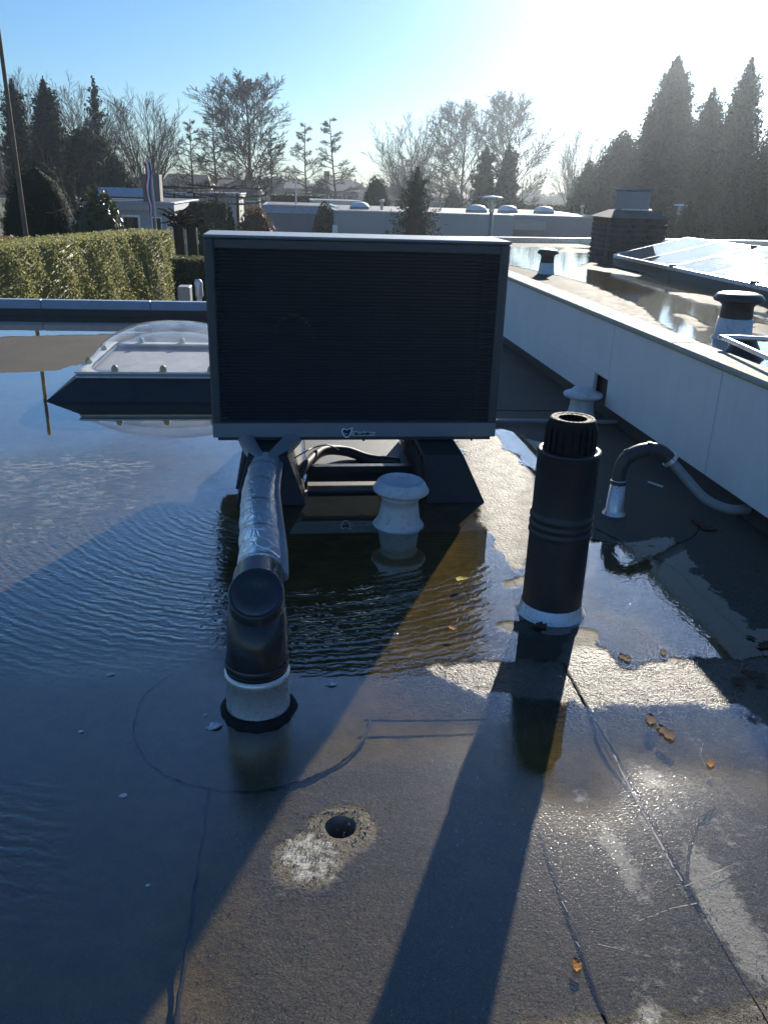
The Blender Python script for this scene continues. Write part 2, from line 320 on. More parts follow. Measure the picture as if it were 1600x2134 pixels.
class MB:
    def __init__(s): s.v = []; s.f = []; s.sm = []
    def add(s, v, f, smooth=False):
        o = len(s.v); s.v += [tuple(float(c) for c in p) for p in v]; s.f += [tuple(i + o for i in q) for q in f]; s.sm += [smooth] * len(f); return s
    def box(s, a, b, bev=0.0):
        (x0, y0, z0), (x1, y1, z1) = a, b
        if bev <= 0:
            v = [(x0, y0, z0), (x1, y0, z0), (x1, y1, z0), (x0, y1, z0), (x0, y0, z1), (x1, y0, z1), (x1, y1, z1), (x0, y1, z1)]
            return s.add(v, [(0, 3, 2, 1), (4, 5, 6, 7), (0, 1, 5, 4), (1, 2, 6, 5), (2, 3, 7, 6), (3, 0, 4, 7)])
        e = bev; v = []
        for X, sx in ((x0, 1), (x1, -1)):
            for Y, sy in ((y0, 1), (y1, -1)):
                for Z, sz in ((z0, 1), (z1, -1)):
                    v += [(X, Y + sy * e, Z + sz * e), (X + sx * e, Y, Z + sz * e), (X + sx * e, Y + sy * e, Z)]
        def I(ix, iy, iz, k): return (ix * 4 + iy * 2 + iz) * 3 + k
        f = []
        for ix in (0, 1): f.append([I(ix, 0, 0, 0), I(ix, 1, 0, 0), I(ix, 1, 1, 0), I(ix, 0, 1, 0)][::-1 if ix == 0 else 1])
        for iy in (0, 1): f.append([I(0, iy, 0, 1), I(1, iy, 0, 1), I(1, iy, 1, 1), I(0, iy, 1, 1)][::1 if iy == 0 else -1])
        for iz in (0, 1): f.append([I(0, 0, iz, 2), I(1, 0, iz, 2), I(1, 1, iz, 2), I(0, 1, iz, 2)][::-1 if iz == 0 else 1])
        for iy in (0, 1):
            for iz in (0, 1): f.append([I(0, iy, iz, 1), I(1, iy, iz, 1), I(1, iy, iz, 2), I(0, iy, iz, 2)])
        for ix in (0, 1):
            for iz in (0, 1): f.append([I(ix, 0, iz, 0), I(ix, 1, iz, 0), I(ix, 1, iz, 2), I(ix, 0, iz, 2)])
        for ix in (0, 1):
            for iy in (0, 1): f.append([I(ix, iy, 0, 0), I(ix, iy, 1, 0), I(ix, iy, 1, 1), I(ix, iy, 0, 1)])
        for ix in (0, 1):
            for iy in (0, 1):
                for iz in (0, 1): f.append([I(ix, iy, iz, 0), I(ix, iy, iz, 1), I(ix, iy, iz, 2)])
        return s.add(v, f)
    def hull8(s, bot, top):   # two quads, counter-clockwise from above
        return s.add(list(bot) + list(top), [(3, 2, 1, 0), (4, 5, 6, 7), (0, 1, 5, 4), (1, 2, 6, 5), (2, 3, 7, 6), (3, 0, 4, 7)])
    def lathe(s, prof, c=(0, 0, 0), seg=32, cap0=False, cap1=False, smooth=True, wob=None):
        v = []; f = []
        for k, (r, z) in enumerate(prof):
            for i in range(seg):
                a = 2 * math.pi * i / seg; rr = r if wob is None else r * (1 + wob(a, k))
                v.append((c[0] + rr * math.cos(a), c[1] + rr * math.sin(a), c[2] + z))
        for k in range(len(prof) - 1):
            for i in range(seg):
                j = (i + 1) % seg; f.append((k * seg + i, k * seg + j, (k + 1) * seg + j, (k + 1) * seg + i))
        s.add(v, f, smooth)
        if cap0: s.add(v[:seg], [tuple(range(seg))[::-1]])
        if cap1: s.add(v[-seg:], [tuple(range(seg))])
        return s
    def tube(s, pts, rad, seg=12, caps=True, smooth=True, flat=(1.0, 1.0)):
        pts = [Vector([float(a) for a in p]) for p in pts]; n = len(pts)
        if not hasattr(rad, '__len__'): rad = [rad] * n
        v = []; f = []; up = Vector((0, 0, 1)); prev = None
        for k in range(n):
            t = (pts[min(k + 1, n - 1)] - pts[max(k - 1, 0)]).normalized()
            if prev is None:
                a = up if abs(t.dot(up)) < 0.95 else Vector((0, 1, 0)); x = t.cross(a).normalized()
            else: x = (prev - t * prev.dot(t)).normalized()
            prev = x; y = x.cross(t)
            for i in range(seg):
                a = 2 * math.pi * i / seg; p = pts[k] + (x * math.cos(a) * flat[0] + y * math.sin(a) * flat[1]) * rad[k]; v.append(p)
        for k in range(n - 1):
            for i in range(seg):
                j = (i + 1) % seg; f.append((k * seg + i, k * seg + j, (k + 1) * seg + j, (k + 1) * seg + i))
        s.add(v, f, smooth)
        if caps: s.add(v[:seg], [tuple(range(seg))[::-1]]); s.add(v[-seg:], [tuple(range(seg))])
        return s
    def build(s, name, m, parent=None, loc=None, **tg):
        o0 = root_loc(parent) if parent is not None else Vector(loc if loc is not None else (0, 0, 0))
        me = bpy.data.meshes.new(name)
        me.from_pydata([(p[0] - o0[0], p[1] - o0[1], p[2] - o0[2]) for p in s.v], [], s.f)
        me.polygons.foreach_set('use_smooth', s.sm); me.update()
        o = link_mesh(name, me, m, parent, loc)
        if tg: tag(o, **tg)
        return o
def smooth_path(pts, n=8):
    P = [Vector([float(a) for a in p]) for p in pts]; out = []
    for i in range(len(P) - 1):
        p0 = P[max(i - 1, 0)]; p1 = P[i]; p2 = P[i + 1]; p3 = P[min(i + 2, len(P) - 1)]
        for k in range(n):
            t = k / n
            out.append(0.5 * ((2 * p1) + (p2 - p0) * t + (2 * p0 - 5 * p1 + 4 * p2 - p3) * t * t + (3 * p1 - p0 - 3 * p2 + p3) * t ** 3))
    out.append(P[-1]); return out
def copy_tree(o, parent=None):
    c = o.copy(); COL.objects.link(c); c.parent = parent
    for ch in list(o.children): copy_tree(ch, c)
    return c

# ------------------------------------------------------------------ ground
MB().add([(-1500, -300, GZ), (1500, -300, GZ), (1500, 2500, GZ), (-1500, 2500, GZ)], [(0, 1, 2, 3)]).build('ground', m_lawn, kind='structure')
MB().box((-5.5, 13.0, GZ + 0.004), (1.4, 36.0, GZ + 0.012)).build('garden_path', m_pave, kind='structure')

# ------------------------------------------------------------------ the flat roof we stand on
def sd_poly(P, X, Y):
    P = np.asarray(P); d2 = np.full(X.shape, 1e9); ins = np.zeros(X.shape, bool); n = len(P)
    for i in range(n):
        a = P[i]; b = P[(i + 1) % n]; e = b - a; L = e @ e + 1e-12
        t = np.clip(((X - a[0]) * e[0] + (Y - a[1]) * e[1]) / L, 0, 1)
        d2 = np.minimum(d2, (X - a[0] - t * e[0]) ** 2 + (Y - a[1] - t * e[1]) ** 2)
        cond = ((a[1] <= Y) & (b[1] > Y)) | ((b[1] <= Y) & (a[1] > Y))
        xi = a[0] + (Y - a[1]) / (e[1] if abs(e[1]) > 1e-9 else 1e-9) * e[0]
        ins ^= cond & (X < xi)
    return np.where(ins, 1, -1) * np.sqrt(d2)
def wpoly(px, z=0.0): return np.array([onz(x, y, z)[:2] for x, y in px])
HOLE = (0.0915, 1.298, 0.032)
DRY = [
 [(590, 1775), (640, 1735), (660, 1690), (700, 1668), (750, 1676), (770, 1720), (750, 1765), (700, 1830), (630, 1835)],
 [(890, 1392), (1000, 1378), (1140, 1376), (1185, 1345), (1250, 1350), (1300, 1385), (1420, 1378), (1600, 1370), (1750, 1380), (1750, 1570), (1600, 1530), (1540, 1480), (1480, 1462), (1390, 1468), (1220, 1470), (1100, 1455), (960, 1432)],
 [(935, 880), (1000, 880), (1120, 990), (1115, 1080), (1108, 1150), (1075, 1190), (1020, 1130), (1000, 1060)],
 [(1050, 1215), (1120, 1195), (1130, 1210), (1060, 1228)], [(1045, 1300), (1100, 1290), (1120, 1330)], [(1190, 1300), (1250, 1320), (1240, 1375), (1160, 1380)],
 [(1000, 660), (1070, 700), (1240, 850), (1420, 1000), (1760, 1220), (1760, 1340), (1560, 1310), (1450, 1190), (1400, 1120), (1225, 1135), (1200, 1000), (1150, 930), (980, 870)],
 [(-600, 718), (440, 690), (460, 722), (250, 738), (120, 772), (-600, 812)],
 [(-700, 634), (900, 634), (900, 664), (-700, 662)],
]
DRYW = [wpoly(p) for p in DRY] + [np.array([(-5.5, -2.6), (1.9, -2.6), (1.9, 0.86), (-5.5, 0.80)])]
DUST = [  # dried lime streaks and sand, as pixel outlines with their strength
 ([(580, 1765), (640, 1735), (690, 1745), (705, 1800), (690, 1830), (620, 1835), (595, 1805)], 0.55),
 ([(1240, 1700), (1262, 1705), (1300, 1770), (1345, 1860), (1325, 1860), (1285, 1800)], 0.75),
 ([(1275, 1575), (1300, 1590), (1370, 1720), (1425, 1840), (1405, 1840), (1340, 1720)], 0.42),
 ([(1335, 1580), (1375, 1600), (1385, 1640), (1345, 1625)], 0.68),
 ([(1390, 1620), (1430, 1720), (1420, 1760), (1400, 1740)], 0.42),
 ([(1430, 1750), (1500, 1800), (1600, 1960), (1640, 2060), (1560, 2030), (1440, 1850)], 0.72),
 ([(1200, 1632), (1222, 1634), (1224, 1652), (1206, 1654)], 0.7),
 ([(1310, 2110), (1360, 2085), (1400, 2110), (1350, 2140)], 0.6),
 ([(1460, 1440), (1600, 1560), (1600, 2134), (1330, 2134), (1250, 1900)], 0.31),
 ([(1150, 1860), (1175, 1865), (1200, 1950), (1180, 1960)], 0.4), ([(1290, 1690), (1320, 1700), (1350, 1790), (1325, 1780)], 0.38), ([(1470, 1690), (1540, 1700), (1560, 1770), (1500, 1770)], 0.42), ([(1120, 1960), (1160, 1950), (1190, 2060), (1130, 2050)], 0.34),
 ([(350, 2100), (375, 2010), (395, 2015), (370, 2120)], 0.35),
]
def fields(X, Y):
    lv = np.full(X.shape, -0.2)
    for p in DRYW: lv = np.maximum(lv, sd_poly(p, X, Y))
    film = sd_poly(wpoly([(420, 1530), (700, 1500), (1000, 1480), (1090, 1480), (1110, 1600), (1200, 1620), (1250, 1540), (1600, 1570), (1900, 1600), (1900, 2600), (200, 2600), (330, 1900), (420, 1700)]), X, Y)
    lv = np.maximum(lv, -0.2 + 0.165 * np.clip((film + 0.02) / 0.2, 0, 1))
    lv = np.maximum(lv, np.minimum(0.1, 0.115 - 1.6 * np.hypot(X - HOLE[0], Y - HOLE[1]))); sc_ = onz(648, 1788); lv = np.maximum(lv, 0.10 - 1.3 * np.hypot(X - sc_[0], Y - sc_[1]))
    dust = np.zeros(X.shape)
    for px, s in DUST:
        d = sd_poly(wpoly(px), X, Y); dust = np.maximum(dust, s * np.clip((d + 0.03) / 0.04, 0, 1))
    def rect(px, soft):
        d = sd_poly(wpoly(px), X, Y); return np.clip((d + soft) / (2 * soft), 0, 1)
    rip = np.maximum(rect([(-300, 1150), (300, 1040), (450, 1080), (490, 1230), (640, 1200), (820, 1215), (1010, 1190), (1010, 1370), (780, 1385), (600, 1370), (420, 1360), (100, 1390), (-300, 1400)], 0.09),
                     0.45 * rect([(-300, 1600), (100, 1640), (130, 1900), (-300, 1900)], 0.06))
    rip = np.maximum(rip, 0.18 * rect([(1200, 1130), (1450, 1150), (1600, 1330), (1250, 1330)], 0.1))
    flk = np.maximum(rect([(-500, 960), (250, 930), (420, 960), (330, 1060), (60, 1160), (-500, 1260)], 0.25),
                     0.9 * rect([(390, 985), (470, 975), (480, 1010), (400, 1020)], 0.1))
    flk = np.maximum(flk, 0.5 * rect([(40, 1370), (480, 1350), (470, 1400), (60, 1440)], 0.05))
    damp = rect([(800, 1370), (1600, 1340), (1600, 1520), (800, 1480)], 0.06)
    damp = np.maximum(damp, 0.28 * rect([(930, 880), (1120, 880), (1120, 1200), (1000, 1200)], 0.1)); damp = np.maximum(damp, 0.15)
    return lv, dust, rip, flk, damp, np.clip((film + 0.02) / 0.15, 0, 1)
XS = sorted([-4.6, -3.17, -2.17, -1.17, -0.185, 0.482, 0.735, 1.86])
def seq(bounds, step):
    out = []
    for a, b in zip(bounds[:-1], bounds[1:]):
        n = max(1, int(round((b - a) / step))); out += list(np.linspace(a, b, n, endpoint=False))
    return np.array(out + [bounds[-1]])
YB = [HOLE[1] - 0.04, HOLE[1] + 0.04]
ys = np.concatenate([seq([-2.6, 0.6], 0.2)[:-1], seq([0.6, YB[0], YB[1], 2.2], 0.016)[:-1], seq([2.2, 3.6], 0.022)[:-1], seq([3.6, 8.12], 0.045)])
roof = thing('flat_roof', None, None); tag(roof, kind='structure')
rng = np.random.default_rng(5)
def grid_mesh(name, xs, ys, zf, keep=None, attrs=None):
    X, Y = np.meshgrid(xs, ys); nx, ny = len(xs), len(ys)
    at = attrs(X, Y); Z = zf(X, Y, at)
    idx = np.arange(nx * ny).reshape(ny, nx)
    q = np.stack([idx[:-1, :-1], idx[:-1, 1:], idx[1:, 1:], idx[1:, :-1]], -1).reshape(-1, 4)
    if keep is not None:
        k = keep(X, Y, at); cells = (k[:-1, :-1] | k[:-1, 1:] | k[1:, 1:] | k[1:, :-1]).ravel(); q = q[cells]
    cx = X.ravel()[q].mean(1); cy = Y.ravel()[q].mean(1)
    hole = (abs(cx - HOLE[0]) < 0.04) & (abs(cy - HOLE[1]) < 0.04) & (Z.ravel()[q].mean(1) < 0.3)
    q = q[~hole]
    used, inv = np.unique(q, return_inverse=True)
    me = np_mesh(name, np.stack([X.ravel(), Y.ravel(), Z.ravel()], -1)[used], inv.reshape(-1, 4), True)
    for nm, a in zip(('level', 'dust', 'ripple', 'flake', 'damp', 'film'), at):
        t = me.attributes.new(nm, 'FLOAT', 'POINT'); t.data.foreach_set('value', a.ravel()[used].astype(np.float32))
    return me
def soft_noise(X, Y, k): return np.sin(X * 2.1 * k + 1.3) * np.sin(Y * 1.7 * k + 0.4) + 0.5 * np.sin(X * 4.7 * k + Y * 3.1 * k)
for i in range(len(XS) - 1):
    a, b = XS[i], XS[i + 1]; bounds = [a, b]
    if a < HOLE[0] < b: bounds = [a, HOLE[0] - 0.04, HOLE[0] + 0.04, b]
    step = 0.022 if a > -1.2 else 0.04
    dz = -0.0015 * (i % 2)
    me = grid_mesh('bitumen_sheet', seq(bounds, step), ys,
                   lambda X, Y, at: np.where(at[0] < 0, np.clip(at[0] * 0.12, -0.018, 0), 0) - 0.002 + dz + 0.0006 * soft_noise(X, Y, 3) * (at[0] < -0.05), attrs=fields)
    link_mesh('bitumen_sheet', me, m_roof, roof)
# the open hole: ring of roofing round it and a pipe going down
hx, hy, hr = HOLE; v = []; f = []; seg = 32
dzh = -0.0015 * (4 % 2)
for i in range(seg):
    a = 2 * math.pi * i / seg; c, s = math.cos(a), math.sin(a); k = 0.0402 / max(abs(c), abs(s))
    v += [(hx + k * c, hy + k * s, -0.002), (hx + (hr + 0.001 * math.sin(5 * a)) * c, hy + (hr + 0.0008 * math.cos(3 * a)) * s, -0.003)]
f = [(2 * i, 2 * ((i + 1) % seg), 2 * ((i + 1) % seg) + 1, 2 * i + 1) for i in range(seg)]
o = MB().add(v, f).build('hole_surround', m_roof, roof)
for nm, val in (('level', 0.1), ('dust', 0.0), ('damp', 0.1)):
    t = o.data.attributes.new(nm, 'FLOAT', 'POINT'); t.data.foreach_set('value', np.full(len(o.data.vertices), val, np.float32))
MB().lathe([(hr + 0.001, -0.004), (hr - 0.001, -0.03), (hr - 0.001, -0.5)], (hx, hy, 0), 32).lathe([(hr - 0.001, -0.5), (0.001, -0.5)], (hx, hy, 0), 32).build('drain_pipe', m_zincg, roof)
# seams with squeezed-out bitumen
def bead(pts, w, h, seed, name='seam_bead'):
    rn = random.Random(seed); m = MB(); path = []
    for a, b in zip(pts[:-1], pts[1:]):
        a = Vector(a); b = Vector(b); n = max(2, int((b - a).length / 0.02))
        path += [a + (b - a) * (k / n) for k in range(n)]
    path.append(Vector(pts[-1])); off = 0; V = []
    for k, p in enumerate(path):
        t = (path[min(k + 1, len(path) - 1)] - path[max(k - 1, 0)]).normalized(); nn = Vector((-t.y, t.x))
        off = off * 0.85 + rn.uniform(-1, 1) * w * 0.25; ww = w * rn.uniform(0.35, 0.9); hh = h * rn.uniform(0.1, 0.75)
        q = p + nn * off
        V += [(q.x - nn.x * ww, q.y - nn.y * ww, -0.0035), (q.x + nn.x * off * 0.2, q.y + nn.y * off * 0.2, hh), (q.x + nn.x * ww, q.y + nn.y * ww, -0.0035)]
    Fc = []
    for k in range(len(path) - 1):
        for j in (0, 1): Fc.append((3 * k + j, 3 * k + j + 1, 3 * k + 4 + j, 3 * k + 3 + j))
    return m.add(V, Fc, True).build(name, m_bead, roof)
bead([(-0.18, 1.43), (-0.186, 0.85)], 0.006, 0.0035, 1)
bead([(0.49, 1.25), (0.478, 0.8)], 0.006, 0.003, 2)
bead([(0.742, 1.87), (0.738, 1.45), (0.733, 1.05)], 0.007, 0.003, 3)
bead([(0.17, 1.648), (0.32, 1.635), (0.47, 1.627)], 0.004, 0.002, 4)
bead([(1.0, 4.62), (1.7, 4.60)], 0.01, 0.004, 5)
bead([(-1.17, 6.8), (-1.17, 8.0)], 0.012, 0.004, 6)
bead([onz(1490, 1682)[:2], onz(1455, 1710)[:2], onz(1440, 1760)[:2], onz(1435, 1820)[:2]], 0.005, 0.003, 11)
bead([onz(1240, 1100)[:2], onz(1400, 1180)[:2], onz(1600, 1370)[:2]], 0.007, 0.003, 7)
arc = [(-0.096 + 0.285 * math.cos(a), 1.70 + 0.285 * math.sin(a)) for a in np.linspace(R(140), R(350), 40)]
bead(arc, 0.006, 0.0045, 8)
arc = [(1.32 + 0.30 * math.cos(a), 2.93 + 0.30 * math.sin(a)) for a in np.linspace(R(190), R(350), 40)]
bead(arc, 0.006, 0.004, 9)
m_lime = mat('dried_lime', (0.33, 0.325, 0.30), 0.85, var=0.35, vs=60, spec=0.1)
def lime(px, w, seed):
    rn = random.Random(seed); P = [Vector(onz(x, y)[:2]) for x, y in px]; path = []
    for a, b in zip(P[:-1], P[1:]): n = max(2, int((b - a).length / 0.006)); path += [a + (b - a) * (k / n) for k in range(n)]
    V = []; Fc = []; ww = w
    for k in range(len(path) - 1):
        t = (path[k + 1] - path[k]).normalized(); nn = Vector((-t.y, t.x)); ww = 0.7 * ww + 0.3 * w * rn.choice((0.05, 0.4, 0.9, 1.5)); q = path[k] + nn * rn.gauss(0, w * 0.25); z = 0.0022
        V += [(q.x - nn.x * ww, q.y - nn.y * ww, z), (q.x + nn.x * ww, q.y + nn.y * ww, z)]
        if k and rn.random() < 0.86: Fc.append((2 * k - 2, 2 * k - 1, 2 * k + 1, 2 * k))
    MB().add(V, Fc).build('lime_streak', m_lime, roof)
lime([(1245, 1970), (1370, 2000)], 0.0009, 1); lime([(1330, 1922), (1400, 1895), (1490, 1877)], 0.001, 2); lime([(1425, 1850), (1480, 1825), (1540, 1797)], 0.0011, 3)
lime([(1278, 1575), (1300, 1620), (1322, 1665), (1350, 1715), (1378, 1765), (1400, 1805), (1428, 1850)], 0.0022, 4); lime([(1465, 1550), (1458, 1575), (1470, 1600), (1500, 1620)], 0.0008, 5)
lime([(1465, 1890), (1500, 1940), (1540, 2000)], 0.0011, 6); lime([(1170, 1880), (1190, 1920)], 0.0013, 7); lime([(1200, 1965), (1215, 1990)], 0.0012, 8)
# standing water
xw = seq([-4.6, -1.2, HOLE[0] - 0.04, HOLE[0] + 0.04, 1.84], 0.027); yw = seq([0.7, HOLE[1] - 0.04, HOLE[1] + 0.04, 2.3, 8.1], 0.026)
me = grid_mesh('standing_water', xw, yw, lambda X, Y, at: np.full(X.shape, 0.0015), keep=lambda X, Y, at: at[0] < 0.09, attrs=fields)
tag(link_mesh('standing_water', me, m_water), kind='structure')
# edge trim along the far side, and the house below
trim_y = 8.15
for k, (xa, xb) in enumerate(((-4.7, -2.3), (-2.297, -1.30), (-1.297, 0.6), (0.603, 1.86))):
    MB().box((xa, trim_y - 0.03, 0.06), (xb, trim_y + 0.05, 0.145), 0.006).build('edge_trim', m_alup, roof)
MB().box((-4.7, trim_y - 0.02, -0.02), (1.86, trim_y + 0.03, 0.062)).build('edge_upstand', m_bit, roof)
MB().box((-4.75, -2.6, 0.03), (-4.6, trim_y - 0.035, 0.12), 0.006).build('edge_trim', m_alup, roof)
MB().box((-4.6, -2.5, GZ), (1.80, 8.1, -0.10)).build('house_wall', m_hb, roof)

# ------------------------------------------------------------------ neighbour's raised roof
nb = thing('neighbouring_house', 'neighbouring flat-roofed house with white parapet panels and cream coping', 'house', (1.78, 6.0, GZ))
NZ = 0.52
def panel(y0, y1, notch=None):
    m = MB()
    if notch is None: m.box((1.78, y0 + 0.004, 0.09), (1.80, y1 - 0.004, 0.545), 0.002)
    else:
        yn, zn = notch; m.box((1.78, y0 + 0.002, zn), (1.80, y1 - 0.002, 0.545), 0.002); m.box((1.78, yn, 0.09), (1.80, y1 - 0.002, zn - 0.0004), 0.0)
    return m.build('wall_panel', m_wpanel, nb)
panel(-2.6, 1.1); panel(1.1, 3.17); panel(3.17, 4.37); panel(4.37, 7.0, (4.58, 0.237)); panel(7.0, 9.6); panel(9.6, 12.1)
MB().box((1.83, -2.6, -0.05), (1.90, 12.1, 0.50)).build('upstand', m_bit, nb)
ya = -2.6
for yb in (1.6, 3.65, 5.2, 7.6, 10.0, 12.2):
    MB().box((1.762, ya, 0.546), (1.930, yb - 0.003, 0.574), 0.008).build('coping', m_cap, nb); ya = yb
far_l = (1.66, 12.15); far_r = (9.6, 13.75)
def fe(t, off): return (far_l[0] + (far_r[0] - far_l[0]) * t - off * 0.2, far_l[1] + (far_r[1] - far_l[1]) * t + off)
for t0, t1 in ((0, 0.35), (0.352, 0.7), (0.702, 1.0)):
    a, b = fe(t0, 0), fe(t1, 0); c, d = fe(t1, 0.12), fe(t0, 0.12)
    MB().hull8([(*a, 0.47), (*b, 0.47), (*c, 0.47), (*d, 0.47)], [(*a, 0.59), (*b, 0.59), (*c, 0.59), (*d, 0.59)]).build('far_coping', m_alu, nb)
MB().box((1.92, -2.4, GZ), (9.6, 12.0, 0.40)).build('house_wall', m_hw, nb)
ND = [wpoly(p, NZ) for p in (
  [(1050, 550), (1170, 575), (1230, 592), (1330, 635), (1400, 690), (1480, 740), (1600, 800), (1800, 930), (1500, 900), (1000, 560)],
  [(1180, 515), (1240, 520), (1240, 527), (1150, 525)], [(1060, 508), (1230, 512), (1250, 516), (1060, 514)],
  [(1400, 655), (1460, 690), (1480, 680), (1420, 650)], [(1380, 607), (1470, 632), (1600, 655), (1600, 640), (1450, 610)],
  [(1200, 556), (1330, 578), (1340, 568), (1230, 545)], [(1560, 690), (1700, 720), (1700, 690), (1570, 670)])]
def nfields(X, Y):
    lv = np.full(X.shape, -0.15)
    for p in ND: lv = np.maximum(lv, sd_poly(p, X, Y))
    z = np.zeros(X.shape); return lv, z, z + 0.03, z, z + 0.005, z
nx_, ny_ = seq([1.88, 4.0, 9.6], 0.07), seq([-2.4, 2.5, 12.0], 0.08)
def skewy(me):     # the far edge runs slightly askew
    for vtx in me.vertices:
        if vtx.co.y > 11.9: vtx.co.y += (vtx.co.x - 1.66) * 0.2
    return me
me = skewy(grid_mesh('roof', nx_, ny_, lambda X, Y, at: NZ - 0.002 + np.where(at[0] < 0, np.clip(at[0] * 0.1, -0.01, 0), 0), attrs=nfields))
link_mesh('bitumen_roof', me, m_roof, nb).matrix_parent_inverse = Matrix.Translation((-1.78, -6.0, -GZ))
me = skewy(grid_mesh('roof_water', nx_, ny_, lambda X, Y, at: np.full(X.shape, NZ + 0.0015), keep=lambda X, Y, at: at[0] < 0.1, attrs=nfields))
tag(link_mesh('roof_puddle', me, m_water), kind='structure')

# ------------------------------------------------------------------ heat pump
HX0, HX1, HY0, HY1, HZ0, HZ1 = -0.325, 0.902, 3.40, 3.72, 0.180, 1.005
hp = thing('heat_pump', 'large anthracite heat pump outdoor unit with louvred front and small white logo', 'heat pump', ((HX0 + HX1) / 2, (HY0 + HY1) / 2, 0))
bw = 0.038
MB().box((HX0, HY0, HZ0 + 0.015), (HX0 + bw, HY1, HZ1 - 0.001), 0.006).build('side_casing', m_case, hp)
MB().box((HX1 - bw, HY0, HZ0 + 0.015), (HX1, HY1, HZ1 - 0.001), 0.006).build('side_casing', m_case, hp)
MB().box((HX0 + bw + 0.001, HY0 + 0.001, HZ1 - 0.04), (HX1 - bw - 0.001, HY1 - 0.001, HZ1 - 0.002), 0.004).build('top_rail', m_case, hp)
MB().box((HX0 - 0.004, HY0 - 0.006, HZ1), (HX1 + 0.004, HY1 + 0.006, HZ1 + 0.012), 0.005).build('top_cover', m_band, hp)
MB().box((HX0 + bw + 0.001, HY1 - 0.03, HZ0 + 0.02), (HX1 - bw - 0.001, HY1 - 0.003, HZ1 - 0.042)).build('rear_panel', m_black, hp)
MB().box((HX0 + 0.02, HY0 + 0.01, HZ0), (HX1 - 0.02, HY1 - 0.01, HZ0 + 0.014), 0.002).build('base_tray', m_case, hp)
zb0, zb1 = HZ0 + 0.016, HZ0 + 0.078
MB().box((HX0 + 0.001, HY0 - 0.004, zb0), (HX1 - 0.001, HY0 + 0.03, zb1), 0.003).build('lower_band', m_band, hp)
NS = 50; z0 = zb1 + 0.006; pitch = (HZ1 - 0.042 - z0) / NS
mm = MB(); hw = (HX1 - HX0) / 2 - bw - 0.001
mm.hull8([(-hw, -0.004, -0.0055), (hw, -0.004, -0.0055), (hw, 0.008, 0.0015), (-hw, 0.008, 0.0015)], [(-hw, -0.0045, -0.0036), (hw, -0.0045, -0.0036), (hw, 0.008, 0.0032), (-hw, 0.008, 0.0032)])
sme = bpy.data.meshes.new('slat'); sme.from_pydata(mm.v, [], mm.f); sme.update()
rs = random.Random(3)
for k in range(NS):
    o = link_mesh('louvre_slat', sme, m_slat, hp); o.location = (0, HY0 + 0.012 - (HY0 + HY1) / 2, z0 + (k + 0.5) * pitch); o.rotation_euler[0] = R(rs.uniform(-4, 4))
# fan behind the louvres
fc = (0.02, HY0 + 0.12, 0.62); m = MB()
for k in range(3):
    a0 = k * 2.094; V = []
    for j in range(9):
        rr = 0.06 + 0.27 * j / 8; da = 0.32 + 0.4 * j / 8
        V += [(fc[0] + rr * math.cos(a0 - da), fc[1] + 0.03, fc[2] + rr * math.sin(a0 - da)), (fc[0] + rr * math.cos(a0 + da), fc[1] - 0.03, fc[2] + rr * math.sin(a0 + da))]
    m.add(V, [(2 * j, 2 * j + 1, 2 * j + 3, 2 * j + 2) for j in range(8)], True)
fan = m.build('fan_blades', m_black, hp)
MB().tube([(fc[0], fc[1] - 0.05, fc[2]), (fc[0], fc[1] + 0.05, fc[2])], 0.075, 20).build('fan_hub', m_black, fan)
# screws under the lip
for xs_ in (-0.2, 0.0, 0.32, 0.58, 0.8):
    MB().lathe([(0.005, 0), (0.006, 0.004), (0.004, 0.007)], (xs_, HY0 + 0.02, HZ0 - 0.007), 8, True, True).build('screw', m_black, hp)
# logo: leaf-shaped heart and lettering, printed on the band
lx = onY(745, 905, HY0); ly = HY0 - 0.0046
def plate(outline, y, m_, name, parent=hp):
    return MB().add([(p[0], y, p[1]) for p in outline], [tuple(range(len(outline)))]).build(name, m_, parent)
def heart(cx, cz, s, y, m_, name):
    P = [(-0.5, 0.28), (-0.42, 0.42), (-0.25, 0.46), (-0.05, 0.36), (0.05, 0.30), (0.25, 0.42), (0.62, 0.56), (0.55, 0.2), (0.42, -0.1), (0.3, -0.35), (0.12, -0.52), (-0.08, -0.52), (-0.28, -0.35), (-0.45, -0.05)]
    return plate([(cx + a * s, cz + b * s) for a, b in P], y, m_, name)
ch = onY(722, 901, HY0)
logo = heart(ch[0], ch[2], 0.044, ly, m_white_l, 'logo')
o = heart(ch[0], ch[2] + 0.0005, 0.0325, ly - 0.0006, m_navy, 'logo_fill'); o.parent = logo
o = plate([(ch[0] - 0.014, ch[2] - 0.001), (ch[0] - 0.002, ch[2] - 0.004), (ch[0] + 0.006, ch[2] - 0.004), (ch[0] + 0.003, ch[2] - 0.0065), (ch[0] - 0.008, ch[2] - 0.0055)], ly - 0.0012, m_white_l, 'logo_swoosh'); o.parent = logo
def text_mesh(body, size, off, bold=0.0):
    cu_ = bpy.data.curves.new('lettering', 'FONT'); cu_.body = body; cu_.size = size; cu_.offset = off; cu_.align_x = 'LEFT'; cu_.shear = 0.12; cu_.resolution_u = 3
    ob = bpy.data.objects.new('tmp_text', cu_); COL.objects.link(ob); bpy.context.view_layer.update()
    me = bpy.data.meshes.new_from_object(ob.evaluated_get(bpy.context.evaluated_depsgraph_get()))
    bpy.data.objects.remove(ob); return me
hpl = Vector(hp.location)
tl = onY(733, 906, HY0); tr_ = onY(783, 906, HY0)
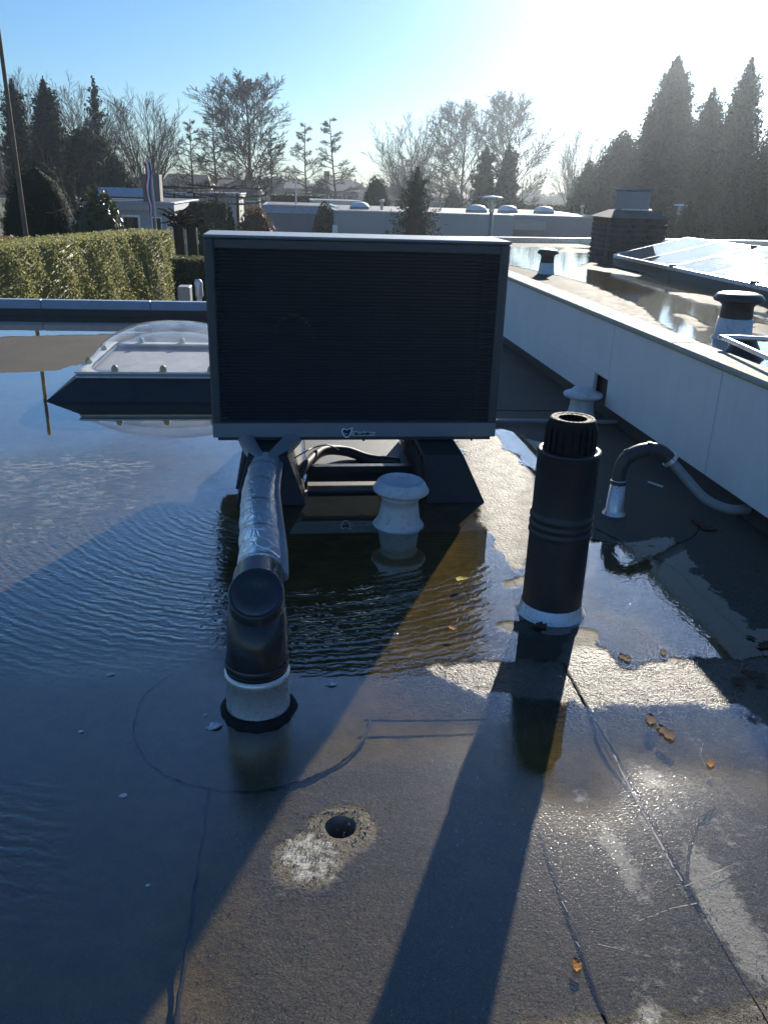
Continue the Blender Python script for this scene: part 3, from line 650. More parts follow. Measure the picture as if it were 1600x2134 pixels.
for off, m_, dy, nm in ((0.0026, m_white_l, 0.0, 'lettering_outline'), (0.0003, m_navy, -0.0006, 'lettering')):
    me = text_mesh('Climateflow', 0.0205, off); wd = max(vv.co.x for vv in me.vertices) - min(vv.co.x for vv in me.vertices)
    k = (tr_[0] - tl[0]) / 0.1067 if wd == 0 else 1.0
    o = link_mesh(nm, me, m_, hp); o.rotation_euler = (R(90), 0, 0); o.location = Vector((tl[0] - 0.001, ly + dy, tl[2])) - hpl
    if off > 0.001: sc = (tr_[0] - tl[0]) / wd
    o.scale = (sc, sc * 1.15, 1)
# rubber feet and cross rail
def foot(xb0, xb1, xt0, xt1, lab):
    y0, y1 = 3.10, 3.98
    o = MB().hull8([(xb0, y0, 0), (xb1, y0, 0), (xb1, y1, 0), (xb0, y1, 0)], [(xt0, y0 + 0.10, 0.175), (xt1, y0 + 0.10, 0.175), (xt1, y1 - 0.1, 0.175), (xt0, y1 - 0.1, 0.175)])
    ft = o.build('rubber_foot', m_rub, hp)
    for k in range(7):     # slanted treads on the inner flank
        yy = y0 + 0.12 + k * 0.075
        def on(t, dy): return (xb0 + (xt0 - xb0) * t - 0.004, yy + dy, 0.175 * t)
        a, b = on(0.15, 0.0), on(0.85, 0.06)
        MB().tube([a, b], 0.012, 6).build('tread', m_rub, ft)
    return ft
ftR = foot(0.56, 0.80, 0.555, 0.72, 'r'); ftL = foot(-0.22, 0.06, -0.17, -0.01, 'l')
pl = [(0.776, 3.42, 0.118), (0.790, 3.42, 0.104), (0.806, 3.30, 0.088), (0.792, 3.30, 0.102)]
MB().add([(p[0] - 0.006, p[1], p[2] + 0.002) for p in pl], [(0, 1, 2, 3)]).build('maker_plate', m_zincg, ftR)
MB().box((0.07, 3.22, 0.0), (0.55, 4.0, 0.014), 0.003).build('rubber_shade_mat', m_rub, loc=(0.31, 3.6, 0), label='black rubber mat added between the feet of the heat pump to darken the sunlit roof', cat='mat')  # rubber mat added so the sunlit roof under the pump goes dark
MB().box((0.065, 3.43, 0.018), (0.555, 3.47, 0.052), 0.002).build('cross_rail', m_black, hp)

# ------------------------------------------------------------------ foil duct down into the roof
sbx, sby = -0.086, 1.712
du = thing('insulated_pipe_run', 'foil-wrapped pipe run with black elbow and zinc roof stub, leading under the heat pump', 'pipe', (sbx, sby, 0))
MB().lathe([(0.081, 0.0), (0.078, 0.012), (0.076, 0.10), (0.079, 0.102), (0.079, 0.114), (0.074, 0.118)], (sbx, sby, 0), 40).build('zinc_stub', m_galv, du)
MB().lathe([(0.096, -0.001), (0.092, 0.004), (0.085, 0.009), (0.081, 0.019), (0.078, 0.017)], (sbx, sby, 0), 48, wob=lambda a, k: 0.03 * math.sin(3 * a + k) + 0.03 * math.sin(11 * a + 2 * k)).build('bitumen_collar', m_bead, du)
# black elbow: a bend with an oval lid
el = []; rad = []
for t in np.linspace(0, 1, 16):
    a = t * R(84); el.append((sbx + 0.002, sby + 0.10 * (1 - math.cos(a)), 0.172 + 0.082 * math.sin(a))); rad.append(0.0735 - 0.006 * t * t)
el = [(sbx, sby, 0.112), (sbx, sby, 0.15)] + el + [(sbx + 0.003, sby + 0.20, 0.262)]; rad = [0.072, 0.0735] + rad + [0.066]
elb = MB().tube(el, rad, 36).build('black_elbow', m_gloss, du)
MB().lathe([(0.0745, 0.126), (0.0765, 0.130), (0.0765, 0.142), (0.0745, 0.146)], (sbx, sby, 0), 40).build('elbow_ring', m_gloss, elb)
lid = MB(); lc = Vector((sbx + 0.002, sby + 0.030, 0.3000)); ln = Vector((0, -0.30, 0.95)).normalized(); lu = Vector((1, 0, 0)); lv_ = ln.cross(lu)
V = []
for rr, hh in ((1.0, -0.055), (1.0, 0.004), (0.93, 0.010), (0.86, 0.006), (0.5, 0.008), (0.02, 0.009)):
    for i in range(40):
        a = 2 * math.pi * i / 40; V.append(lc + lu * (0.066 * rr * math.cos(a)) + lv_ * (0.086 * rr * math.sin(a)) + ln * hh)
lid.add(V, [(k * 40 + i, k * 40 + (i + 1) % 40, (k + 1) * 40 + (i + 1) % 40, (k + 1) * 40 + i) for k in range(5) for i in range(40)], True)
lid.build('oval_lid', m_gloss, elb)
rn = random.Random(4); pts = smooth_path([(sbx + 0.003, sby + 0.19, 0.258), (-0.086, 2.1, 0.250), (-0.100, 2.4, 0.222), (-0.112, 2.75, 0.180), (-0.108, 3.05, 0.150), (-0.100, 3.25, 0.135)], 12)
MB().tube(pts, [0.060 + 0.0012 * math.sin(k * 0.9) + rn.uniform(-0.0008, 0.0008) for k in range(len(pts))], 28, flat=(1.0, 0.72)).build('foil_wrapped_pipe', m_foil, du)
MB().tube([(p[0] + 0.063, p[1] + 0.004, p[2] + 0.005) for p in pts], 0.0125, 10).build('side_conduit', m_pvcg, du)
for k, p in enumerate(pts[6::11]):
    MB().lathe([(0.0625, -0.004), (0.0625, 0.004)], tuple(du.location), 24).build('tape_band', m_alu, du).matrix_local = Matrix.Translation(Vector(p) - Vector(du.location)) @ Matrix.Rotation(R(-97), 4, 'X') @ Matrix.Diagonal((1.0, 0.74, 1, 1))
MB().tube(smooth_path([(-0.115, 3.18, 0.145), (-0.16, 3.32, 0.165), (-0.195, 3.45, 0.19)], 6), [0.034] * 13, 16).build('branch_pipe', m_pvcg, du)
MB().tube(smooth_path([(-0.085, 3.18, 0.145), (-0.03, 3.32, 0.165), (0.03, 3.45, 0.192)], 6), [0.036] * 13, 16).build('branch_pipe', m_pvcg, du)

hs = [(0.01, 3.30, 0.03), (0.07, 3.45, 0.055), (0.15, 3.60, 0.07), (0.26, 3.66, 0.05), (0.37, 3.60, 0.03), (0.50, 3.55, 0.03)]
MB().tube(smooth_path(hs, 10), 0.024, 12).build('drain_hose', m_hose, loc=(0.25, 3.5, 0), label='dark corrugated drain hose curving on the roof beneath the heat pump', cat='hose')
MB().tube(smooth_path([(0.02, 3.38, 0.11), (0.10, 3.55, 0.10), (0.17, 3.58, 0.105), (0.22, 3.62, 0.07), (0.26, 3.66, 0.03)], 8), 0.0035, 6).build('cable', m_black, loc=(0.1, 3.5, 0.05), label='thin black cable hanging under the heat pump beside the drain hose', cat='cable')

# ------------------------------------------------------------------ flue
fx, fy = 0.795, 2.166
fl = thing('flue_terminal', 'tall black flue pipe with slotted cap and pale collar standing in the puddle', 'flue', (fx, fy, 0))
MB().lathe([(0.107, 0.0), (0.104, 0.006), (0.0965, 0.011), (0.0945, 0.036), (0.092, 0.038)], (fx, fy, 0), 44).build('pale_collar', m_galv, fl)
body = [(0.090, 0.03), (0.0895, 0.255)]
for zc in (0.272, 0.296, 0.320): body += [(0.0895, zc - 0.008), (0.0935, zc - 0.003), (0.0935, zc + 0.003), (0.0895, zc + 0.008)]
body += [(0.0885, 0.34), (0.0885, 0.512), (0.0915, 0.516), (0.0915, 0.522), (0.076, 0.524), (0.074, 0.50)]
MB().lathe(body, (fx, fy, 0), 48).build('flue_body', m_black, fl)
hd = MB().lathe([(0.066, 0.50), (0.066, 0.610), (0.06, 0.617), (0.05, 0.612), (0.046, 0.56), (0.002, 0.55)], (fx, fy, 0), 32).build('cap_core', m_cap_black, fl)
for k in range(22):
    a = 2 * math.pi * k / 22; c, s = math.cos(a), math.sin(a); tx, ty = -s * 0.0055, c * 0.0055
    b = []
    for r0, r1, z in ((0.062, 0.0745, 0.524), (0.062, 0.0745, 0.585)):
        b.append([(fx + r0 * c - tx, fy + r0 * s - ty, z), (fx + r1 * c - tx, fy + r1 * s - ty, z), (fx + r1 * c + tx, fy + r1 * s + ty, z), (fx + r0 * c + tx, fy + r0 * s + ty, z)])
    t = [(fx + r0 * c + q * tx, fy + r0 * s + q * ty, 0.614) for r0, q in ((0.040, -1), (0.062, -1), (0.062, 1), (0.040, 1))]
    MB().hull8(b[0], b[1]).hull8(b[1], t).build('cap_fin', m_cap_black, hd)
# ------------------------------------------------------------------ mushroom vent in front of the pump
def lathe_thing(name, label, cat, loc, parts, group=None, tilt=None):
    t = thing(name, label, cat, loc, group)
    for nm, prof, m_, seg in parts: MB().lathe(prof, loc, seg, cap1=(prof[-1][0] > 0.003 and nm in ('cap', 'top'))).build(nm, m_, t)
    if tilt: t.rotation_euler = tilt
    return t
lathe_thing('mushroom_vent', 'pale grey plastic mushroom vent in the puddle beside the foil pipe', 'vent', (0.412, 2.885, 0),
  [('stem', [(0.100, -0.002), (0.090, 0.012), (0.080, 0.03), (0.072, 0.08), (0.068, 0.105), (0.073, 0.108), (0.073, 0.116), (0.066, 0.12), (0.070, 0.135)], m_pvc, 40),
   ('cap', [(0.070, 0.128), (0.098, 0.133), (0.106, 0.140), (0.107, 0.146), (0.098, 0.160), (0.090, 0.174), (0.083, 0.180), (0.078, 0.179), (0.072, 0.173), (0.03, 0.170), (0.002, 0.170)], m_pvc, 44)], tilt=(R(1.0), R(1.5), 0))
lathe_thing('wall_vent_cowl', 'pale grey mushroom cowl tucked into the notch of the white wall panel', 'vent', (1.665, 4.42, 0),
  [('stem', [(0.085, 0.0), (0.078, 0.03), (0.068, 0.08), (0.066, 0.14)], m_pvc, 36),
   ('cap', [(0.066, 0.125), (0.105, 0.130), (0.112, 0.142), (0.108, 0.152), (0.080, 0.163), (0.066, 0.166), (0.060, 0.180), (0.03, 0.186), (0.002, 0.187)], m_pvc, 40)])
# swan-neck pipe and its hose
sw = thing('swan_neck_pipe', 'zinc roof stub with dark swan-neck bend and grey hose beside the white wall', 'pipe', (1.305, 2.96, 0))
MB().lathe([(0.048, 0.0), (0.040, 0.012), (0.036, 0.02), (0.029, 0.145), (0.026, 0.146)], (1.305, 2.96, 0), 28).build('zinc_cone', m_galv, sw)
p = smooth_path([(1.306, 2.96, 0.13), (1.307, 2.96, 0.19), (1.325, 2.96, 0.235), (1.375, 2.965, 0.262), (1.43, 2.97, 0.268), (1.475, 2.97, 0.255), (1.51, 2.96, 0.225)], 8)
bend = MB().tube(p, 0.028, 16).build('swan_bend', m_hose, sw)
for k in (1, 18, 30):
    q = p[k]; t = (p[k + 1] - p[k - 1]).normalized(); MB().tube([q - t * 0.007, q + t * 0.007], 0.032, 16).build('pipe_collar', m_hose, bend)
MB().tube([p[-3], p[-1] + (p[-1] - p[-3]) * 0.8], 0.033, 16).build('clamp', m_galv, sw)
MB().tube(smooth_path([p[-1], (1.57, 2.93, 0.16), (1.64, 2.88, 0.09), (1.73, 2.85, 0.055), (1.82, 2.86, 0.05)], 8), 0.02, 12).build('grey_hose', m_pvcg, sw)
# conduit on the roof behind
cd = [onz(700, 893), onz(1040, 884), onz(1160, 884), onz(1262, 886), onz(1300, 886)]
o = MB().tube([(q[0], q[1], 0.018) for q in cd], 0.013, 10).build('conduit', m_pvcg, loc=(1.4, 4.3, 0), label='thin grey conduit laid across the roof from heat pump to white wall', cat='conduit')

# ------------------------------------------------------------------ skylight
sk = thing('dome_skylight', 'clear double dome skylight with cream knobs on a black curb, in the big puddle', 'skylight', (-0.74, 5.42, 0))
X0, X1, Y0, Y1 = -1.245, -0.24, 4.93, 5.92
MB().hull8([(X0 - 0.16, Y0 - 0.13, -0.002), (X1 + 0.16, Y0 - 0.13, -0.002), (X1 + 0.16, Y1 + 0.2, -0.002), (X0 - 0.16, Y1 + 0.2, -0.002)],
           [(X0, Y0, 0.112), (X1, Y0, 0.112), (X1, Y1, 0.112), (X0, Y1, 0.112)]).build('curb', m_bit, sk)
sk.children[0].data.polygons[1].material_index = 0
def frame_ring(z0, z1, a, w, nm, m_):
    m = MB(); m.box((X0 - a, Y0 - a, z0), (X1 + a, Y0 - a + w, z1)).box((X0 - a, Y1 + a - w, z0), (X1 + a, Y1 + a, z1)).box((X0 - a, Y0 - a + w + .0005, z0), (X0 - a + w, Y1 + a - w - .0005, z1)).box((X1 + a - w, Y0 - a + w + .0005, z0), (X1 + a, Y1 + a - w - .0005, z1)); return m.build(nm, m_, sk)
frame_ring(0.113, 0.122, 0.004, 0.05, 'lower_frame', m_frame); frame_ring(0.123, 0.138, -0.004, 0.06, 'gasket', m_zincg); frame_ring(0.139, 0.150, 0.008, 0.075, 'upper_frame', m_frame)
MB().add([(X0 + .05, Y0 + .05, 0.1135), (X1 - .05, Y0 + .05, 0.1135), (X1 - .05, Y1 - .05, 0.1135), (X0 + .05, Y1 - .05, 0.1135)], [(0, 1, 2, 3)]).build('light_shaft', m_room, sk)
def dome(a, hgt, nm):
    n = 28; V = []; Fc = []
    for j in range(n + 1):
        for i in range(n + 1):
            u_ = -1 + 2 * i / n; w_ = -1 + 2 * j / n; k = (1 - abs(u_) ** 2.4) * (1 - abs(w_) ** 2.4)
            V.append(((X0 + X1) / 2 + u_ * (X1 - X0 - 2 * a) / 2, (Y0 + Y1) / 2 + w_ * (Y1 - Y0 - 2 * a) / 2, 0.151 + hgt * k ** 0.62))
    for j in range(n):
        for i in range(n): q = j * (n + 1) + i; Fc.append((q, q + 1, q + n + 2, q + n + 1))
    return MB().add(V, Fc, True).build(nm, m_acryl, sk)
dome(0.02, 0.215, 'outer_dome'); dome(0.075, 0.145, 'inner_dome')
kn = [(X0 + 0.22 + 0.28 * k, Y0 + 0.02) for k in range(3)] + [(X0 + 0.22 + 0.28 * k, Y1 - 0.02) for k in range(3)] + [(X0 + 0.02, Y0 + 0.25 + 0.45 * k) for k in range(2)] + [(X1 - 0.02, Y0 + 0.25 + 0.45 * k) for k in range(2)]
for a, b in kn: MB().lathe([(0.022, 0.150), (0.021, 0.165), (0.014, 0.182), (0.002, 0.187)], (a, b, 0), 14).build('fixing_knob', m_yel, sk)

# ------------------------------------------------------------------ on the neighbour's roof
def roof_vent(loc, s, hgt, lab):
    t = thing('roof_vent', lab, 'vent', loc)
    MB().lathe([(0.115 * s, 0.0), (0.10 * s, 0.02 * s), (0.092 * s, 0.45 * hgt), (0.085 * s, 0.455 * hgt)], loc, 28).build('pale_stem', m_pvc, t)
    MB().lathe([(0.087 * s, 0.44 * hgt), (0.084 * s, 0.72 * hgt), (0.10 * s, 0.78 * hgt), (0.13 * s, 0.82 * hgt), (0.135 * s, 0.88 * hgt), (0.115 * s, 0.97 * hgt), (0.09 * s, hgt), (0.002, hgt)], loc, 32).build('dark_cap', m_black, t)
    return t
roof_vent((2.33, 4.12, NZ), 0.95, 0.235, 'dark capped roof vent with pale stem near the metal rail')
roof_vent((2.36, 7.57, NZ), 0.72, 0.215, 'dark capped roof vent standing in the puddle behind the heat pump')
MB().lathe([(0.10, 0.0), (0.09, 0.01), (0.055, 0.075), (0.045, 0.10), (0.04, 0.10), (0.035, 0.06)], (2.09, 3.58, NZ), 24).build('cone_flashing', m_black, loc=(2.09, 3.58, NZ), label='small black cone flashing beside the cream coping', cat='flashing')
ra = [onz(1700, 790, 0.62), onz(1600, 745, 0.62), onz(1512, 706, 0.62)]; rb = [onz(1530, 703, 0.62), onz(1700, 712, 0.62)]
rail_pts = smooth_path([tuple(q) for q in ra] + [tuple(onz(1502, 703, 0.62)), tuple(rb[0]), tuple(rb[1])], 6)
rl = thing('metal_rail', 'bent galvanised rail lying on the neighbouring roof near the coping', 'rail', (rail_pts[8][0], rail_pts[8][1], NZ))
MB().tube(rail_pts, 0.011, 10).build('tube', m_alu, rl)
for q in (rail_pts[4], rail_pts[-3]): MB().tube([(q[0], q[1], NZ), (q[0], q[1], 0.615)], 0.010, 8).build('leg', m_alu, rl)
# solar panels
PX0, PX1, PZ0, PZ1, PW = 3.43, 4.22, 0.625, 0.815, 1.397
yb = 8.72
for k in range(5):
    y1 = yb - k * PW; y0 = y1 - PW + 0.012
    if k == 0: y1 = yb
    lab = ['solar panel nearest the brick chimney in the tilted row', 'second solar panel from the brick chimney, mirroring the bright sky', 'third solar panel from the brick chimney in the tilted row', 'fourth solar panel from the brick chimney in the tilted row', 'last solar panel of the tilted row, farthest from the chimney'][k]
    t = thing('solar_panel', lab, 'solar panel', ((PX0 + PX1) / 2, (y0 + y1) / 2, NZ), 'row of solar panels')
    n = Vector((-(PZ1 - PZ0), 0, PX1 - PX0)).normalized(); th = 0.03
    def pp(u_, yy, off): return (PX0 + (PX1 - PX0) * u_ + n.x * off, yy, PZ0 + (PZ1 - PZ0) * u_ + n.z * off)
    MB().add([pp(0.012, y0 + 0.012, 0.001), pp(0.988, y0 + 0.012, 0.001), pp(0.988, y1 - 0.012, 0.001), pp(0.012, y1 - 0.012, 0.001)], [(0, 1, 2, 3)]).build('glass', m_pv, t)
    m = MB()
    for (ua, ub, va, vb) in ((0, 0.014, y0, y1), (0.986, 1, y0, y1), (0.0145, 0.9855, y0, y0 + 0.014), (0.0145, 0.9855, y1 - 0.014, y1)):
        m.hull8([pp(ua, va, -th), pp(ub, va, -th), pp(ub, vb, -th), pp(ua, vb, -th)], [pp(ua, va, 0.004), pp(ub, va, 0.004), pp(ub, vb, 0.004), pp(ua, vb, 0.004)])
    m.build('panel_frame', m_alu, t)
    ym = (y0 + y1) / 2
    MB().hull8([pp(0.015, ym - 0.004, 0.0), pp(0.985, ym - 0.004, 0.0), pp(0.985, ym + 0.004, 0.0), pp(0.015, ym + 0.004, 0.0)], [pp(0.015, ym - 0.004, 0.0025), pp(0.985, ym - 0.004, 0.0025), pp(0.985, ym + 0.004, 0.0025), pp(0.015, ym + 0.004, 0.0025)]).build('cell_gap', m_alu, t)
    MB().add([pp(0, y0, -th - .001), pp(1, y0, -th - .001), pp(1, y1, -th - .001), pp(0, y1, -th - .001)], [(3, 2, 1, 0)]).build('back_sheet', m_black, t)
    for u_ in (0.03, 0.97):
        q = pp(u_, y0 - 0.005, 0.004); MB().box((q[0] - 0.03, q[1] - 0.018, q[2] - 0.01), (q[0] + 0.03, q[1] + 0.018, q[2] + 0.012), 0.003).build('clamp', m_black, t)
    MB().hull8([(PX0 + .01, y0, NZ), (PX0 + .05, y0, NZ), (PX0 + .05, y1, NZ), (PX0 + .01, y1, NZ)], [(PX0 + .005, y0, PZ0 - th - .002), (PX0 + .03, y0, PZ0 - th - .002), (PX0 + .03, y1, PZ0 - th - .002), (PX0 + .005, y1, PZ0 - th - .002)]).build('ballast_shade_plate', m_black, t)  # dark plate stands in for the shadow and ballast under the low edge
    for yy in (y0 + 0.15, y1 - 0.15): MB().box((PX1 - 0.05, yy - 0.03, NZ), (PX1 - 0.01, yy + 0.03, PZ1 - 0.06)).build('support_leg', m_alu, t)
# brick chimney
cb = thing('brick_chimney', 'weathered dark brick chimney with mortar crown and metal cowl behind the solar panels', 'chimney', (4.30, 10.55, NZ))
CX0, CX1, CY0, CY1 = 3.95, 4.65, 10.2, 10.9
MB().box((CX0 + .012, CY0 + .012, NZ - .01), (CX1 - .012, CY1 - .012, 0.955)).build('mortar_core', m_mortar, cb)
bme = bpy.data.meshes.new('brick'); bb = MB().box((-0.1, -0.045, -0.0225), (0.1, 0.045, 0.0225), 0.004); bme.from_pydata(bb.v, [], bb.f); bme.update()
rb_ = random.Random(9)
for c in range(7):
    z = NZ + 0.03 + c * 0.0625; sh = 0.105 * (c % 2)
    for side in range(4):
        x = 0.1
        while x < 0.68:
            L = min(0.1, (0.70 - (x - 0.1)) / 2)
            u_ = x - 0.0 + (0 if c % 2 else 0.0)
            cxp = [CX0 + u_, CX0 + 0.045, CX0 + u_, CX1 - 0.045][side]; cyp = [CY0 + 0.045, CY0 + u_, CY1 - 0.045, CY0 + u_][side]
            if side % 2 and (u_ < 0.15 or u_ > 0.55): x += 0.21; continue
            o = link_mesh('brick', bme, m_brick, cb); o.location = Vector((cxp + rb_.uniform(-.003, .003) + (0.05 if c % 2 and 0.15 < u_ < 0.55 and side % 2 == 0 else 0), cyp + rb_.uniform(-.003, .003), z)) - Vector(cb.location)
            o.rotation_euler[2] = (R(90) if side % 2 else 0) + R(rb_.uniform(-1, 1)); x += 0.21 if x < 0.5 else 0.09
m = MB(); m.hull8([(CX0 - .03, CY0 - .03, 0.958), (CX1 + .03, CY0 - .03, 0.958), (CX1 + .03, CY1 + .03, 0.958), (CX0 - .03, CY1 + .03, 0.958)], [(CX0 + .15, CY0 + .15, 1.045), (CX1 - .15, CY0 + .15, 1.045), (CX1 - .15, CY1 - .15, 1.045), (CX0 + .15, CY1 - .15, 1.045)])
m.build('mortar_crown', m_conc, cb)
cw = MB().box((4.13, 10.33, 1.046), (4.45, 10.65, 1.27), 0.01).build('metal_cowl', m_zincg, cb)
MB().box((4.10, 10.30, 1.272), (4.48, 10.68, 1.30), 0.006).build('cowl_lid', m_zincg, cw)
MB().box((4.10, 10.30, 1.046), (4.48, 10.33, 1.062), 0.002).build('cowl_ledge', m_alu, cw)
for k in range(16):
    a, b = rb_.uniform(3.5, 4.0), rb_.uniform(8.9, 9.9); s = rb_.uniform(0.012, 0.03)
    MB().lathe([(s, 0), (s * 0.9, s * 0.5), (s * 0.4, s * 0.9), (0.001, s)], (a, b, NZ), 7, wob=lambda a_, k_: 0.25 * math.sin(3 * a_ + k)).build('moss_clump', m_bit, loc=(a, b, NZ), label='dark clump of loose moss on the wet roof by the chimney', cat='moss', group='moss clumps by the chimney')

# ------------------------------------------------------------------ litter on the roof
def leaf(px, py, size, m_, lab, grp, seed, name='fallen_leaf', cat='leaf'):
    rn = random.Random(seed); p = onz(px, py, 0.004); a0 = rn.uniform(0, 6.28); n = 10; V = []; L = size * 1.9; wv = rn.uniform(0.30, 0.46)
    for i in range(n + 1):
        t = i / n; w = size * wv * 1.5 * math.sin(math.pi * min(1, t * 0.94 + 0.03)) ** 0.75 * (1 + 0.28 * math.sin(t * 19 + seed)); bend = size * 0.25 * math.sin(t * 3 + seed)
        for sgn in (-1, 0, 1):
            u, v_ = (t - 0.5) * L, sgn * w * rn.uniform(0.85, 1.1) + bend; V.append((p[0] + u * math.cos(a0) - v_ * math.sin(a0), p[1] + u * math.sin(a0) + v_ * math.cos(a0), 0.0045 + abs(sgn) * size * rn.uniform(0.02, 0.16) + size * 0.10 * (t - 0.5) ** 2))
    top = [(3 * i + k, 3 * i + k + 1, 3 * i + k + 4, 3 * i + k + 3) for i in range(n) for k in (0, 1)]
    off = len(V); V += [(x, y, z - 0.0005) for x, y, z in V]
    Fc = top + [tuple(off + q for q in t[::-1]) for t in top]
    return MB().add(V, Fc, True).build(name, m_, loc=(p[0], p[1], 0.003), label=lab, cat=cat, group=grp)
leaf(962, 1207, 0.022, m_leafy, 'yellow-green leaf lying in the brown puddle', None, 1)
leaf(942, 1309, 0.014, m_leafb, 'small orange-brown leaf in the brown puddle', None, 2)
leaf(1198, 2012, 0.014, m_leafb, 'orange leaf beside the seam on the dry roofing', None, 3)
leaf(1385, 1528, 0.032, m_leafd, 'large sodden brown leaf in the shallow water below the granule band', None, 4)
leaf(1355, 1500, 0.022, m_leafd, 'smaller sodden brown leaf touching the large one', None, 5)
leaf(1300, 1372, 0.022, m_leafd, 'sodden leaf on the edge of the sparkling granule band', None, 6)
leaf(1480, 1592, 0.014, m_leafb, 'small reddish leaf on the scratched roofing', None, 8)
for i, (x, y) in enumerate(((1565, 1330), (1590, 1345), (1570, 1405), (1585, 1425), (1450, 1090), (1475, 1100), (1380, 1360), (1540, 1420), (1120, 2134 - 830), (1580, 1190))):
    leaf(x, y, 0.016 + 0.01 * (i % 3), m_leafd, 'sodden dark leaf lying on shaded roofing below the white wall', 'sodden leaves in the shade', 20 + i)
def scrap(px, py, size, seed, lab, m_=m_scrap, name='plastic_scrap', cat='scrap', grp=None):
    rn = random.Random(seed); p = onz(px, py); V = []; n = 9; rings = 4
    for k in range(rings):
        for i in range(n):
            a = 2 * math.pi * i / n; r = size * (1 - 0.28 * k) * rn.uniform(0.6, 1.15)
            V.append((p[0] + r * math.cos(a), p[1] + r * 0.7 * math.sin(a), 0.002 + size * 0.12 * k + rn.uniform(0, size * .22)))
    Fc = [(k * n + i, k * n + (i + 1) % n, (k + 1) * n + (i + 1) % n, (k + 1) * n + i) for k in range(rings - 1) for i in range(n)] + [tuple((rings - 1) * n + i for i in range(n))]
    return MB().add(V, Fc).build(name, m_, loc=(p[0], p[1], 0), label=lab, cat=cat, group=grp)
scrap(448, 1516, 0.022, 1, 'torn white foil scrap floating beside the zinc stub')
scrap(688, 1428, 0.016, 2, 'crumpled clear plastic scrap between the zinc stub and the sunlit edge')
scrap(258, 1660, 0.010, 3, 'small pale plastic flake in the shaded puddle near the seam')
scrap(170, 1527, 0.008, 4, 'tiny pale flake afloat in the shaded puddle')
scrap(230, 1408, 0.011, 5, 'melting ice lump at the edge of the ripples')
scrap(428, 1492, 0.007, 6, 'tiny pale flake beside the torn foil scrap')
scrap(308, 1848, 0.006, 7, 'pale pebble at the puddle rim beside the long seam')
scrap(826, 1324, 0.010, 8, 'white crumpled scrap at the shadow edge in the brown puddle')
scrap(1548, 1197, 0.012, 10, 'pinkish ring-like scrap in the shade below the wall', m_leafb)
p0 = onz(1350, 1008); p1 = onz(1380, 1018)
MB().tube([(p0[0], p0[1], 0.008), (p1[0], p1[1], 0.008)], 0.005, 6).build('plastic_clip', m_pvc, loc=(p0[0], p0[1], 0), label='pale plastic clip on the roofing beside the swan-neck pipe', cat='clip')
# grit: far too many grains to count
rn = np.random.default_rng(2); pts = []
def scatter(px0, px1, py0, py1, n, smin, smax):
    for _ in range(n):
        p = onz(rn.uniform(px0, px1), rn.uniform(py0, py1)); pts.append((p[0], p[1], 0.0, rn.uniform(smin, smax)))
scatter(420, 820, 1650, 2134, 230, 0.0005, 0.0015); scatter(1060, 1600, 1480, 2134, 520, 0.0005, 0.0015); scatter(880, 1100, 1500, 2134, 60, 0.0007, 0.0016)
for _ in range(260):
    a = rn.normal(0, 1, 2); p = onz(648 + a[0] * 32, 1788 + a[1] * 26); pts.append((p[0], p[1], 0.0, rn.uniform(0.0004, 0.0011)))
for _ in range(90):
    a = rn.uniform(0, 6.283); r = hr + abs(rn.normal(0, 0.012)) + 0.007; pts.append((hx + r * math.cos(a), hy + r * math.sin(a), 0, rn.uniform(0.0006, 0.0018)))
V = []; Fc = []
for (x, y, z, s) in pts:
    o = len(V); a = rn.uniform(0, 6.28)
    for k in range(4): V.append((x + s * math.cos(a + k * 1.571) * rn.uniform(.6, 1.3), y + s * math.sin(a + k * 1.571) * rn.uniform(.6, 1.3), -0.0015))
    for k in range(4): V.append((V[o + k][0] * 0.4 + x * 0.6, V[o + k][1] * 0.4 + y * 0.6, s * rn.uniform(0.6, 1.2)))
    Fc += [(o + 4, o + 5, o + 6, o + 7)] + [(o + k, o + (k + 1) % 4, o + 4 + (k + 1) % 4, o + 4 + k) for k in range(4)]
tag(link_mesh('grit', np_mesh('grit', V, Fc), m_grit), 'pale grit and stone chips scattered over the roofing', 'grit', kind='stuff')
#BACKGROUND#
# ================================================================== gardens and houses beyond
def leaf_cloud(P, N, size, rg, aspect=0.55, tilt=0.8):
    n = len(P); N = N + rg.normal(0, tilt, (n, 3)); N /= np.linalg.norm(N, axis=1, keepdims=True) + 1e-9
    T = np.cross(N, rg.normal(0, 1, (n, 3))); T /= np.linalg.norm(T, axis=1, keepdims=True) + 1e-9
    B = np.cross(N, T); s = (size * rg.uniform(0.6, 1.35, n))[:, None]
    v = np.stack([P - T * s, P - B * s * aspect, P + T * s, P + B * s * aspect], 1).reshape(-1, 3)
    return v, np.arange(4 * n).reshape(-1, 4)
def join(parts):
    V = []; Fc = []; o = 0
    for v, f in parts: V.append(np.asarray(v, float)); Fc.append(np.asarray(f) + o); o += len(v)
    return np.concatenate(V), np.concatenate(Fc)
def revolve(prof, seg=20, wob=0.0, rg=None):
    v = []; 
    for r, z in prof:
        for i in range(seg):
            a = 2 * math.pi * i / seg; rr = r * (1 + wob * math.sin(3 * a + 5 * z) * 0.6 + wob * math.sin(7 * a - 3 * z) * 0.4); v.append((rr * math.cos(a), rr * math.sin(a), z))
    f = [(k * seg + i, k * seg + (i + 1) % seg, (k + 1) * seg + (i + 1) % seg, (k + 1) * seg + i) for k in range(len(prof) - 1) for i in range(seg)]
    return np.array(v), np.array(f)
